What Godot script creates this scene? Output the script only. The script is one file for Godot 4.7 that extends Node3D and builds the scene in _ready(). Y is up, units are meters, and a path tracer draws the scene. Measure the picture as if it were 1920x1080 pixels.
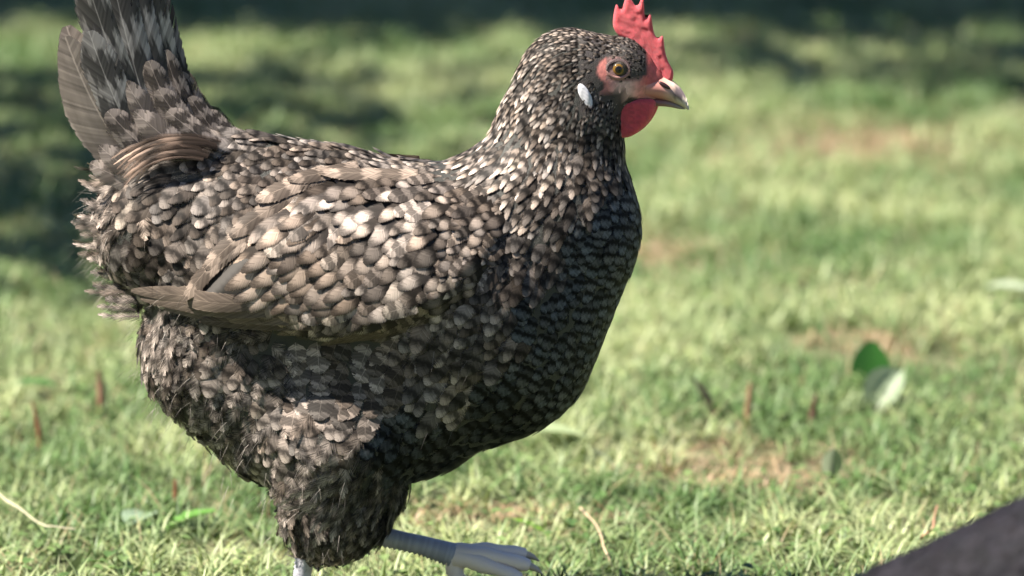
extends Node3D
# A barred grey hen walking over a sunlit lawn. Metres, y up. The hen walks towards +x, its body in the plane z = 0.

const K := 0.0004          # metres across in one drawing unit of the hen's side elevation
const KY := 0.00041        # metres up in one drawing unit
const TILT := 0.2126       # the elevation was drawn looking 12 degrees down

var rng := RandomNumberGenerator.new()
var M := {}

class Buf:
	var v := PackedVector3Array()
	var n := PackedVector3Array()
	var uv := PackedVector2Array()
	var c := PackedColorArray()
	var i := PackedInt32Array()
	func mesh(m: Material) -> ArrayMesh:
		var a := []
		a.resize(Mesh.ARRAY_MAX)
		a[Mesh.ARRAY_VERTEX] = v
		a[Mesh.ARRAY_NORMAL] = n
		a[Mesh.ARRAY_TEX_UV] = uv
		a[Mesh.ARRAY_COLOR] = c
		a[Mesh.ARRAY_INDEX] = i
		var out := ArrayMesh.new()
		out.add_surface_from_arrays(Mesh.PRIMITIVE_TRIANGLES, a)
		out.surface_set_material(0, m)
		return out
	func tri(a: int, b: int, d: int) -> void:
		# front faces run clockwise: flip when the face looks against its normals
		var f := (v[b] - v[a]).cross(v[d] - v[a])
		if f.dot(n[a] + n[b] + n[d]) > 0.0:
			i.append(a); i.append(d); i.append(b)
		else:
			i.append(a); i.append(b); i.append(d)
	func put(p: Vector3, nn: Vector3, t: Vector2, col: Color) -> int:
		v.append(p); n.append(nn); uv.append(t); c.append(col)
		return v.size() - 1


# ---------------------------------------------------------------- scene order
func _ready() -> void:
	rng.seed = 20240611
	var t0 := Time.get_ticks_msec()
	make_camera()
	make_sky_and_sun()
	make_materials()
	print("materials ", Time.get_ticks_msec() - t0)
	make_ground()
	make_trees()
	print("ground ", Time.get_ticks_msec() - t0)
	make_hen()
	print("hen ", Time.get_ticks_msec() - t0)
	make_second_hen()
	print("second hen ", Time.get_ticks_msec() - t0)
	make_lawn_things()
	print("done ", Time.get_ticks_msec() - t0)


func make_camera() -> void:
	var cam := Camera3D.new()
	cam.name = "camera"
	add_child(cam)
	cam.position = Vector3(0, 1.1055, 3.913)
	cam.rotation_degrees.x = -12.0
	var at_ := CameraAttributesPhysical.new()
	at_.frustum_focal_length = 222.0
	at_.frustum_focus_distance = 3.97
	at_.exposure_aperture = 5.8
	at_.frustum_near = 0.1
	at_.frustum_far = 400.0
	cam.attributes = at_
	cam.fov = 6.18
	cam.near = 0.1
	cam.far = 400.0


func make_sky_and_sun() -> void:
	var env := Environment.new()
	env.background_mode = Environment.BG_SKY
	var sky := Sky.new()
	var sm := ProceduralSkyMaterial.new()
	sm.sky_top_color = Color(0.42, 0.54, 0.74)
	sm.sky_horizon_color = Color(0.72, 0.80, 0.90)
	sm.sky_curve = 0.12
	sm.ground_bottom_color = Color(0.20, 0.22, 0.14)
	sm.ground_horizon_color = Color(0.45, 0.50, 0.42)
	sm.sky_energy_multiplier = 0.57
	sm.ground_energy_multiplier = 0.5
	sky.sky_material = sm
	env.sky = sky
	env.tonemap_mode = Environment.TONE_MAPPER_LINEAR
	env.tonemap_exposure = 3.4
	env.sdfgi_enabled = true
	env.ssao_enabled = true
	env.ssil_enabled = true
	var we := WorldEnvironment.new()
	we.name = "world_environment"
	we.environment = env
	add_child(we)
	var sun := DirectionalLight3D.new()
	sun.name = "sun"
	sun.light_energy = 1.6
	sun.light_color = Color(1.0, 0.965, 0.91)
	sun.light_angular_distance = 0.5
	sun.shadow_enabled = true
	add_child(sun)
	sun.look_at_from_position(Vector3(-0.56, 0.80, 0.16) * 10.0, Vector3.ZERO)


# ---------------------------------------------------------------- small helpers
func at(X: float, Y: float, Z := 0.0) -> Vector3:
	# a point of the hen's side elevation, relative to the hen's base under its near foot
	return Vector3((X - 560.0) * K, (1200.0 - Y) * KY + Z * K * TILT, Z * K)


func flat(p: Vector3) -> Vector2:
	# back to the elevation; both flanks of the bird are read alike
	return Vector2(p.x / K + 560.0, 1200.0 - (p.y - absf(p.z) * TILT) / KY)


func lin(r: float, g: float, b: float) -> Color:
	return Color(r, g, b).linear_to_srgb()


func add_mesh(called: String, m: Mesh, parent: Node) -> MeshInstance3D:
	var o := MeshInstance3D.new()
	o.name = called
	o.mesh = m
	parent.add_child(o, true)
	numbered(o, called)
	return o


var counts := {}
func numbered(o: Node, called: String) -> void:
	var key := str(o.get_parent().get_instance_id()) + called
	var k: int = counts.get(key, 0)
	counts[key] = k + 1
	o.name = called if k == 0 else "%s_%03d" % [called, k]


func tag(o: Node, label := "", category := "", group := "", kind := "") -> Node:
	if label: o.set_meta("label", label)
	if category: o.set_meta("category", category)
	if group: o.set_meta("group", group)
	if kind: o.set_meta("kind", kind)
	return o


func thing(called: String, where: Vector3, label: String, category: String, group := "") -> Node3D:
	var o := Node3D.new()
	o.name = called
	add_child(o, true)
	numbered(o, called)
	o.position = where
	tag(o, label, category, group)
	return o


func mat(col: Color, rough := 0.8, vcol := false) -> StandardMaterial3D:
	var m := StandardMaterial3D.new()
	m.albedo_color = col
	m.roughness = rough
	m.vertex_color_use_as_albedo = vcol
	return m


func hash1(a: int, b: int) -> float:
	var h := (a * 374761393 + b * 668265263) & 0x7fffffff
	h = ((h ^ (h >> 13)) * 1274126177) & 0x7fffffff
	return float((h ^ (h >> 16)) & 0xffff) / 65535.0


# ---------------------------------------------------------------- materials
const CELL := 256
# one cell of the feather sheet for each kind of feather
const COVERT := 0
const SADDLE := 1
const BREAST := 2
const HACKLE := 3
const FLUFF := 4
const TAIL := 5
const FLIGHT := 6
const TERTIAL := 7

func feather_sheet() -> Image:
	var w := CELL * 4
	var h := CELL * 2
	var data := PackedByteArray()
	data.resize(w * h * 4)
	var noise := FastNoiseLite.new()
	noise.seed = 5
	noise.frequency = 0.02
	for cell in 8:
		var ox := (cell % 4) * CELL
		var oy := (cell / 4) * CELL
		for y in CELL:
			var v := (y + 0.5) / CELL         # 0 at the quill, 1 at the tip
			for x in CELL:
				var u := (x + 0.5) / CELL * 2.0 - 1.0
				var au := absf(u)
				# outline of the vane
				var half := 0.0
				match cell:
					HACKLE: half = 0.93 * pow(clampf((1.0 - v) / 0.5, 0.0, 1.0), 0.5) * (0.75 + 0.25 * minf(v * 4.0, 1.0))
					TAIL: half = 0.95 * sqrt(clampf((1.0 - v) / 0.16, 0.0, 1.0)) * (0.45 + 0.55 * minf(v * 2.2, 1.0))
					FLIGHT: half = 0.95 * pow(clampf((1.0 - v) / 0.34, 0.0, 1.0), 0.55) * (0.45 + 0.55 * minf(v * 2.2, 1.0))
					FLUFF: half = 0.97 * pow(clampf((1.0 - v) / 0.5, 0.0, 1.0), 0.45)
					TERTIAL: half = 0.95 * sqrt(clampf((1.0 - v) / 0.25, 0.0, 1.0))
					_: half = 0.97 * sqrt(clampf((1.0 - v * v) / 0.62, 0.0, 1.0))
				# barbs leave the shaft slanting towards the tip
				var slant: float = [0.5, 0.55, 0.5, 0.8, 0.9, 0.32, 0.3, 0.4][cell]
				var dens: float = [58.0, 50.0, 46.0, 26.0, 22.0, 64.0, 72.0, 56.0][cell]
				var bw := (v - au * slant * 0.5) * dens
				var id := int(floor(bw)) + (500 if u < 0.0 else 0)
				var fr: float = bw - floor(bw)
				var r1 := hash1(id, cell * 7 + 1)
				var r2 := hash1(id, cell * 7 + 2)
				var fray: float = [0.20, 0.24, 0.22, 0.30, 0.60, 0.10, 0.06, 0.14][cell]
				var soft: float = [0.30, 0.36, 0.36, 0.30, 0.45, 0.06, 0.04, 0.10][cell]
				var rim := half * (1.0 - fray * r1)
				var a := 1.0 - smoothstep(rim * (1.0 - soft), rim + 0.001, au)
				if cell == FLUFF and au > 0.12 and fr > 0.66 - 0.2 * au:
					a *= 0.15
				elif r2 > 0.93 and au > half * 0.55 and cell != FLIGHT:
					a *= 0.3
				# the pigment: dark grey-brown barred with pale taupe; coverts add a painted sheen and edge shade
				var ww := noise.get_noise_2d(x + cell * 300, y) * 0.12
				var vv := v + ww * 0.5 - au * au * 0.10
				var pale := 0.0
				match cell:
					COVERT: pale = 0.07 + 1.05 * smoothstep(0.30, 0.60, vv) * (1.0 - 0.86 * smoothstep(0.66, 0.93, vv + au * au * 0.22)) * (1.0 - 0.55 * smoothstep(0.3, 0.95, au))  # pale centre paints its glossy highlight; dim sides mix lacing with painted shading
					SADDLE: pale = 0.10 + 0.42 * smoothstep(0.2, 0.42, vv) * (1.0 - smoothstep(0.50, 0.66, vv)) + 0.66 * smoothstep(0.66, 0.88, vv) * (1.0 - smoothstep(0.15, 0.8, au))
					BREAST: pale = 0.02 + 0.30 * smoothstep(0.36, 0.44, vv) * (1.0 - smoothstep(0.48, 0.56, vv)) + 0.66 * smoothstep(0.62, 0.72, vv) * (1.0 - smoothstep(0.84, 0.94, vv))
					HACKLE: pale = 0.06 + 0.35 * smoothstep(0.35, 0.45, vv) * (1.0 - smoothstep(0.5, 0.6, vv)) + 1.15 * smoothstep(0.64, 0.88, vv) * (1.0 - 0.8 * smoothstep(0.2, 0.8, au))
					FLUFF: pale = 0.16 + 0.34 * smoothstep(0.2, 0.42, vv) * (1.0 - smoothstep(0.48, 0.62, vv)) + 0.70 * smoothstep(0.66, 0.88, vv) * (1.0 - 0.5 * smoothstep(0.5, 0.9, au))
					TAIL:
						var bar := sin((v * 3.4 + u * 0.16 + ww * 2.2) * TAU)
						var blot := noise.get_noise_2d(x * 0.7 + 900, y * 0.45)
						pale = 0.13 + 0.66 * smoothstep(-0.6, 0.7, bar + blot * 1.8) * (0.65 + 0.35 * smoothstep(-0.3, 0.5, u))
					FLIGHT: pale = 0.46 + ww * 1.2 + 0.35 * smoothstep(0.80, 0.92, au)
					TERTIAL:
						var bar := sin((v * 2.6 + ww * 1.5) * TAU)
						pale = 0.24 + 0.55 * smoothstep(-0.2, 0.7, bar)
				pale *= (0.66 + 0.6 * r2) if cell != FLUFF else (0.45 + 0.95 * r2)
				var shaft := 1.0 - smoothstep(0.012, 0.035, au)
				if cell >= TAIL:
					pale += shaft * 0.35
				pale = clampf(pale, 0.0, 1.15)
				var dark := Color(0.014, 0.0125, 0.012)
				var light := Color(0.45, 0.38, 0.335)
				if cell == BREAST:
					dark = Color(0.009, 0.0095, 0.011)
					light = Color(0.25, 0.268, 0.285)
				var col := dark.lerp(light, pale).linear_to_srgb()
				var at_ := ((oy + y) * w + ox + x) * 4
				data[at_] = int(clampf(col.r, 0, 1) * 255.0)
				data[at_ + 1] = int(clampf(col.g, 0, 1) * 255.0)
				data[at_ + 2] = int(clampf(col.b, 0, 1) * 255.0)
				data[at_ + 3] = int(a * 255.0)
	return Image.create_from_data(w, h, false, Image.FORMAT_RGBA8, data)


func make_materials() -> void:
	var f := StandardMaterial3D.new()
	f.albedo_texture = ImageTexture.create_from_image(feather_sheet())
	f.transparency = BaseMaterial3D.TRANSPARENCY_ALPHA_HASH
	f.vertex_color_use_as_albedo = true
	f.roughness = 0.55
	f.metallic_specular = 0.2
	f.cull_mode = BaseMaterial3D.CULL_DISABLED
	f.backlight_enabled = true
	f.backlight = Color(0.35, 0.35, 0.35)
	M.feather = f
	M.dark_feather = f.duplicate()
	M.dark_feather.metallic_specular = 0.2
	M.dark_feather.roughness = 0.7
	M.down = mat(Color.WHITE, 0.8, true)
	M.down.cull_mode = BaseMaterial3D.CULL_DISABLED
	var skin := mat(Color.WHITE, 0.55, true)
	var sn := FastNoiseLite.new()
	sn.frequency = 0.08
	sn.seed = 3
	sn.fractal_octaves = 4
	var nt := NoiseTexture2D.new()
	nt.width = 256
	nt.height = 256
	nt.noise = sn
	nt.seamless = true
	skin.heightmap_enabled = true
	skin.heightmap_texture = nt
	skin.heightmap_scale = 0.06
	skin.uv1_triplanar = true
	skin.uv1_scale = Vector3.ONE * 60.0
	M.skin = skin
	var comb: StandardMaterial3D = skin.duplicate()
	comb.roughness = 0.42
	comb.subsurf_scatter_enabled = true
	comb.subsurf_scatter_strength = 0.25
	comb.backlight_enabled = true
	comb.backlight = Color(0.5, 0.5, 0.5)
	comb.rim_enabled = true
	comb.rim = 0.5
	comb.uv1_scale = Vector3.ONE * 90.0
	M.comb = comb
	M.horn = mat(Color.WHITE, 0.38, true)
	M.scale = mat(Color.WHITE, 0.5, true)
	M.iris = mat(lin(0.15, 0.08, 0.014), 0.15)
	M.pupil = mat(lin(0.004, 0.004, 0.004), 0.08)
	M.blade = mat(Color.WHITE, 0.5, true)
	M.blade.cull_mode = BaseMaterial3D.CULL_DISABLED
	M.blade.backlight_enabled = true
	M.blade.backlight = Color(0.55, 0.6, 0.4)
	M.leaf = M.blade
	M.bark = mat(lin(0.10, 0.075, 0.055), 0.9)


# ---------------------------------------------------------------- ground and lawn
func make_ground() -> void:
	var soil := StandardMaterial3D.new()
	var noise := FastNoiseLite.new()
	noise.seed = 11
	noise.frequency = 0.03
	noise.fractal_octaves = 5
	var nt := NoiseTexture2D.new()
	nt.width = 512
	nt.height = 512
	nt.noise = noise
	nt.seamless = true
	var ramp := Gradient.new()
	ramp.set_color(0, lin(0.045, 0.055, 0.022))
	ramp.set_color(1, lin(0.17, 0.14, 0.085))
	ramp.add_point(0.55, lin(0.085, 0.095, 0.042))
	nt.color_ramp = ramp
	soil.albedo_texture = nt
	soil.roughness = 0.95
	soil.uv1_triplanar = true
	soil.uv1_world_triplanar = true
	soil.uv1_scale = Vector3.ONE * 1.3
	var pm := PlaneMesh.new()
	pm.size = Vector2(360, 360)
	pm.material = soil
	var g := add_mesh("ground", pm, self)
	tag(g, "mossy brown soil under the lawn grass", "ground", "", "structure")
	# the lawn: short blades, drier ones among them, and small broad leaves
	var dens := FastNoiseLite.new()
	dens.seed = 77
	dens.frequency = 1.1
	dens.fractal_octaves = 3
	for kind in 4:
		var count: int = [38000, 26000, 14000, 9000][kind]
		var mm := MultiMesh.new()
		mm.transform_format = MultiMesh.TRANSFORM_3D
		mm.use_colors = true
		mm.mesh = tuft(kind)
		mm.instance_count = count
		for k in count:
			var near := k < count * 0.62
			var x := rng.randf_range(-1.15, 1.15) if near else rng.randf_range(-4.0, 4.0)
			var z := rng.randf_range(-3.6, 0.5) if near else rng.randf_range(-7.0, 2.4)
			var q := dens.get_noise_2d(x, z)
			var q2 := dens.get_noise_2d(x * 2.3 + 40.0, z * 2.3)
			if kind == 0 and q < -0.28 and rng.randf() < 0.6:
				x += 0.5
			if kind == 3 and q2 < 0.05:
				x += 0.3
			var s := rng.randf_range(0.42, 0.92)
			var b := Basis(Vector3.UP, rng.randf() * TAU).scaled(Vector3(s, s * rng.randf_range(0.7, 1.2), s))
			mm.set_instance_transform(k, Transform3D(b, Vector3(x, -0.002, z)))
			var g0 := Color(0.095, 0.172, 0.055)
			var g1 := Color(0.335, 0.385, 0.195)
			var col := g0.lerp(g1, clampf(0.5 + q2 * 1.5 + rng.randf_range(-0.45, 0.45), 0.0, 1.0))
			# worn places where most blades are dry
			var worn := 0.0
			for w in [Vector4(0.205, -0.52, 0.15, 0.14), Vector4(0.38, -2.05, 0.26, 0.26), Vector4(-0.02, -0.35, 0.12, 0.08), Vector4(0.14, -1.45, 0.12, 0.2), Vector4(0.34, -1.0, 0.10, 0.1)]:
				worn = maxf(worn, 1.0 - Vector2((x - w.x) / w.z, (z - w.y) / w.w).length())
			if worn > 0.0 and rng.randf() < worn * 1.3:
				col = Color(0.36, 0.265, 0.165) * rng.randf_range(0.7, 1.15)
				s *= 0.7
				b = b.scaled(Vector3(0.75, 0.6, 0.75))
				mm.set_instance_transform(k, Transform3D(b, Vector3(x, -0.002, z)))
			if kind == 2:
				col = Color(0.40, 0.31, 0.19).lerp(Color(0.22, 0.21, 0.10), rng.randf())
				if rng.randf() < 0.10:
					col = Color(0.15, 0.075, 0.04)
			elif kind == 3:
				col = Color(0.06, 0.125, 0.03).lerp(Color(0.17, 0.24, 0.085), rng.randf())
			mm.set_instance_color(k, col)
		var o := MultiMeshInstance3D.new()
		o.name = ["grass", "fine_grass", "dry_grass", "ground_cover"][kind]
		o.multimesh = mm
		o.material_override = M.blade
		add_child(o, true)
		tag(o, ["short green lawn grass all over the ground", "fine pale green grass blades between the broader ones", "straw coloured dry blades scattered through the lawn", "small round leaved weeds growing low in the lawn"][kind], ["grass", "grass", "dry grass", "ground cover"][kind], "", "stuff")


func blade(b: Buf, root: Vector3, dir: Vector3, L: float, W: float, bend: float, col: Color, seg := 3) -> void:
	# one arching blade, tapered to its tip, with a keel along the middle
	var side := dir.cross(Vector3.UP).normalized()
	var first := b.v.size()
	for k in seg + 1:
		var t := float(k) / seg
		var up := Vector3.UP.lerp(dir, clampf(0.15 + bend * t, 0.0, 0.97)).normalized()
		var c := root + (Vector3.UP * (1.0 - 0.35 * bend * t) + dir * (0.12 + bend * t)) * (L * t)
		c.y = maxf(c.y, 0.001)
		var w := W * 0.5 * (1.0 - pow(t, 1.8)) * (0.65 + 0.7 * minf(t * 3.0, 1.0) * 0.5)
		var nn := side.cross(up).normalized()
		b.put(c - side * w, (nn - side * 0.35).normalized(), Vector2(0, t), col)
		b.put(c + side * w, (nn + side * 0.35).normalized(), Vector2(1, t), col)
	for k in seg:
		var a := first + k * 2
		b.tri(a, a + 1, a + 2)
		b.tri(a + 1, a + 3, a + 2)


func tuft(kind: int) -> Mesh:
	var b := Buf.new()
	if kind < 3:
		for k in [9, 12, 3][kind]:
			var ang := rng.randf() * TAU
			var dir := Vector3(cos(ang), 0, sin(ang))
			var root := Vector3(rng.randf_range(-1, 1), 0, rng.randf_range(-1, 1)) * 0.014
			var L: float = [0.036, 0.030, 0.042][kind] * rng.randf_range(0.6, 1.4)
			var W: float = [0.0042, 0.0020, 0.0022][kind] * rng.randf_range(0.7, 1.25)
			var s := rng.randf_range(0.78, 1.2)
			blade(b, root, dir, L, W, rng.randf_range(0.2, 1.3), Color(s, s * rng.randf_range(0.95, 1.05), s * rng.randf_range(0.8, 1.1)))
	else:
		for k in 6:
			var ang := rng.randf() * TAU
			var dir := Vector3(cos(ang), 0, sin(ang))
			var c := dir * rng.randf_range(0.004, 0.016) + Vector3.UP * rng.randf_range(0.012, 0.03)
			leaf(b, c, (dir + Vector3.UP * rng.randf_range(-0.2, 0.5)).normalized(), rng.randf_range(0.010, 0.017), rng.randf_range(0.008, 0.012), 0.2, Color.WHITE * rng.randf_range(0.8, 1.2))
			blade(b, Vector3(0, 0, 0), dir, c.length(), 0.0012, 0.5, Color(0.9, 1.0, 0.8))
	return b.mesh(M.blade)


func leaf(b: Buf, p: Vector3, d: Vector3, L: float, W: float, fold: float, col: Color, rows := 6, curl := 0.12, hint := Vector3.UP, teeth := 0.0) -> void:
	# a leaf blade folded along its midrib
	var s := d.cross(hint).normalized()
	var n := s.cross(d).normalized()
	var first := b.v.size()
	for k in rows + 1:
		var t := float(k) / rows
		var w := W * 0.5 * pow(sin(PI * clampf(t * 0.94 + 0.03, 0.0, 1.0)), 0.75) * (1.0 + teeth * (1.0 if k % 2 else -1.0))
		var c := p + d * (L * t) - n * (curl * L * t * t)
		for j in 5:
			var u := j * 0.5 - 1.0
			var rib := 0.02 * W * (1.0 if (k % 2 == 0) else 0.0)
			b.put(c + s * (w * u) + n * (absf(u) * w * fold * 2.0 + rib * absf(u)), (n - s * (signf(u) * fold * 1.4) + d * curl * t).normalized(), Vector2(j * 0.25, t), col)
	for k in rows:
		for j in 4:
			var a := first + k * 5 + j
			b.tri(a, a + 1, a + 5)
			b.tri(a + 1, a + 6, a + 5)


func tube(b: Buf, pts: PackedVector3Array, rad: PackedFloat32Array, sides: int, col: Color, cols := PackedColorArray(), squash := 1.0, ripple := 0.0) -> void:
	# a round limb through the points, closed at its ends
	var first := b.v.size()
	var n := pts.size()
	var ref := Vector3(0.13, 0.2, 0.97).normalized()
	for k in n:
		var t := (pts[mini(k + 1, n - 1)] - pts[maxi(k - 1, 0)]).normalized()
		var s := t.cross(ref).normalized()
		var w := s.cross(t).normalized()
		for j in sides:
			var a := TAU * j / sides
			var d := s * cos(a) + w * (sin(a) * squash)
			var r := rad[k] * (1.0 + ripple * (1.0 if k % 2 else -1.0) * maxf(0.0, cos(a - 0.3)))
			b.put(pts[k] + d * r, d.normalized(), Vector2(float(j) / sides, float(k) / n), cols[k] if cols.size() else col)
	for k in n - 1:
		for j in sides:
			var a := first + k * sides + j
			var c := first + k * sides + (j + 1) % sides
			b.tri(a, c, a + sides)
			b.tri(c, c + sides, a + sides)
	for e in [0, n - 1]:
		var t: Vector3 = (pts[0] - pts[1]).normalized() if e == 0 else (pts[n - 1] - pts[n - 2]).normalized()
		var base: int = first + e * sides
		var mid := b.put(pts[e] + t * rad[e] * 0.6, t, Vector2.ZERO, cols[e] if cols.size() else col)
		for j in sides:
			b.tri(base + j, base + (j + 1) % sides, mid)


# ---------------------------------------------------------------- shade trees left of and behind the lawn
func make_trees() -> void:
	tree("shade_tree", Vector3(-2.9, 0, -4.4), "tall leafy tree whose crown shades the far lawn", [
		[Vector3(-2.1, 3.1, -3.7), Vector3(2.0, 0.9, 1.6), 11000], [Vector3(-1.20, 2.6, -2.1), Vector3(0.42, 0.3, 0.30), 130], [Vector3(-2.75, 2.8, -2.72), Vector3(0.5, 0.3, 0.42), 800], [Vector3(-2.2, 2.9, -2.66), Vector3(0.5, 0.3, 0.40), 800], [Vector3(-1.65, 2.8, -2.74), Vector3(0.5, 0.3, 0.42), 800], [Vector3(-1.15, 2.8, -2.70), Vector3(0.5, 0.3, 0.42), 800], [Vector3(-2.7, 4.1, -4.1), Vector3(1.6, 0.9, 1.4), 6000]])
	tree("shade_tree", Vector3(-2.85, 0, -1.3), "young slender tree shading the left part of the lawn", [
		[Vector3(-2.16, 2.5, -1.25), Vector3(0.36, 0.35, 0.62), 170], [Vector3(-2.12, 2.6, -1.85), Vector3(0.45, 0.35, 0.35), 110], [Vector3(-2.45, 3.0, -1.1), Vector3(0.4, 0.4, 0.4), 120]])


func tree(called: String, base: Vector3, label: String, clumps: Array) -> void:
	var o := thing(called, base, label, "tree", "shade trees beside the lawn")
	var b := Buf.new()
	var top: Vector3 = clumps[0][0] - base
	var trunk_top := Vector3(top.x * 0.35, top.y * 0.62, top.z * 0.35)
	var r0 := 0.05 + 0.022 * top.y * 1.6
	tube(b, PackedVector3Array([Vector3(0, -0.05, 0), Vector3(0.02, 0.25, 0.01), trunk_top * 0.5 + Vector3(0.03, 0, 0), trunk_top]), PackedFloat32Array([r0 * 1.5, r0, r0 * 0.8, r0 * 0.55]), 10, Color.WHITE)
	for c in clumps:
		for k in 5:
			var e: Vector3 = c[0] - base + Vector3(rng.randf_range(-0.7, 0.7) * c[1].x, rng.randf_range(-0.4, 0.6) * c[1].y, rng.randf_range(-0.7, 0.7) * c[1].z)
			tube(b, PackedVector3Array([trunk_top * 0.9, trunk_top.lerp(e, 0.5) + Vector3(0, 0.08, 0), e]), PackedFloat32Array([r0 * 0.4, r0 * 0.22, r0 * 0.06]), 6, Color.WHITE)
	add_mesh("trunk", b.mesh(M.bark), o)
	var l := Buf.new()
	for c in clumps:
		for k in c[2]:
			var d := Vector3(rng.randfn(), rng.randfn(), rng.randfn()).normalized() * pow(rng.randf(), 0.45)
			var p: Vector3 = c[0] - base + d * c[1]
			var dir := Vector3(rng.randfn(), rng.randf_range(-0.8, 0.3), rng.randfn()).normalized()
			var col := Color(0.05, 0.085, 0.022).lerp(Color(0.10, 0.14, 0.04), rng.randf())
			var L := rng.randf_range(0.07, 0.13)
			var s := dir.cross(Vector3.UP).normalized() * L * 0.32
			var n := s.cross(dir).normalized()
			if n.y < 0.0:
				n = -n
			var q := l.put(p, n, Vector2(0.5, 0), col)
			l.put(p + dir * L * 0.45 + s, n, Vector2(1, 0.5), col)
			l.put(p + dir * L * 0.45 - s, n, Vector2(0, 0.5), col)
			l.put(p + dir * L, n, Vector2(0.5, 1), col)
			l.tri(q, q + 1, q + 2)
			l.tri(q + 1, q + 3, q + 2)
	add_mesh("crown", l.mesh(M.leaf), o)


# ---------------------------------------------------------------- the bird's body as a field
var prim := []             # [a, ba, ra, rb, 1 / width, reach]
var bump := PackedFloat32Array()   # how far the folded wing stands off the flank, in drawing units, on a 10-unit raster

func bone(X0: float, Y0: float, Z0: float, r0: float, X1: float, Y1: float, Z1: float, r1: float, width: float) -> void:
	# a tapered capsule of the skeleton; width squeezes it from side to side. Z stays put in height (no tilt).
	var a := Vector3((X0 - 560.0) * K, (1200.0 - Y0) * KY, Z0 * K / width)
	var e := Vector3((X1 - 560.0) * K, (1200.0 - Y1) * KY, Z1 * K / width)
	prim.append([a, e - a, r0 * K, r1 * K, 1.0 / width, maxf((e - a).length_squared(), 1e-9)])


func body(p: Vector3) -> float:
	var d := 1.0
	for q in prim:
		var pp := Vector3(p.x, p.y, p.z * q[4])
		var pa: Vector3 = pp - q[0]
		var h := clampf(pa.dot(q[1]) / q[5], 0.0, 1.0)
		var e: float = (pa - q[1] * h).length() - lerpf(q[2], q[3], h)
		if e < d + 0.014:
			if e > d - 0.014:
				var m := 0.5 + 0.5 * (d - e) / 0.014
				d = lerpf(d, e, m) - 0.014 * m * (1.0 - m)
			else:
				d = e
	return d


func wing_lift(p: Vector3) -> float:
	if bump.is_empty() or absf(p.z) < 0.02:
		return 0.0
	var f := flat(p) * 0.1
	var x := int(f.x)
	var y := int(f.y)
	if x < 0 or y < 0 or x > 126 or y > 118:
		return 0.0
	var fx := f.x - x
	var fy := f.y - y
	var k := y * 128 + x
	return lerpf(lerpf(bump[k], bump[k + 1], fx), lerpf(bump[k + 128], bump[k + 129], fx), fy) * K


var under_wing := false     # while the body coat is sown, it runs on beneath the folded wing

func surf(p: Vector3) -> float:
	return body(p) if under_wing else body(p) - wing_lift(p)


func grad(p: Vector3, e := 0.003) -> Vector3:
	var d := surf(p)
	return Vector3(surf(p + Vector3(e, 0, 0)) - d, surf(p + Vector3(0, e, 0)) - d, surf(p + Vector3(0, 0, e)) - d).normalized()


func hit(X: float, Y: float) -> Vector3:
	# where the near flank is at this place of the elevation
	var Z := 420.0
	for k in 40:
		var d := surf(at(X, Y, Z))
		if d < 0.0003 or Z < -300.0:
			break
		Z -= maxf(d / K * 0.8, 0.5)
	return at(X, Y, Z)


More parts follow.
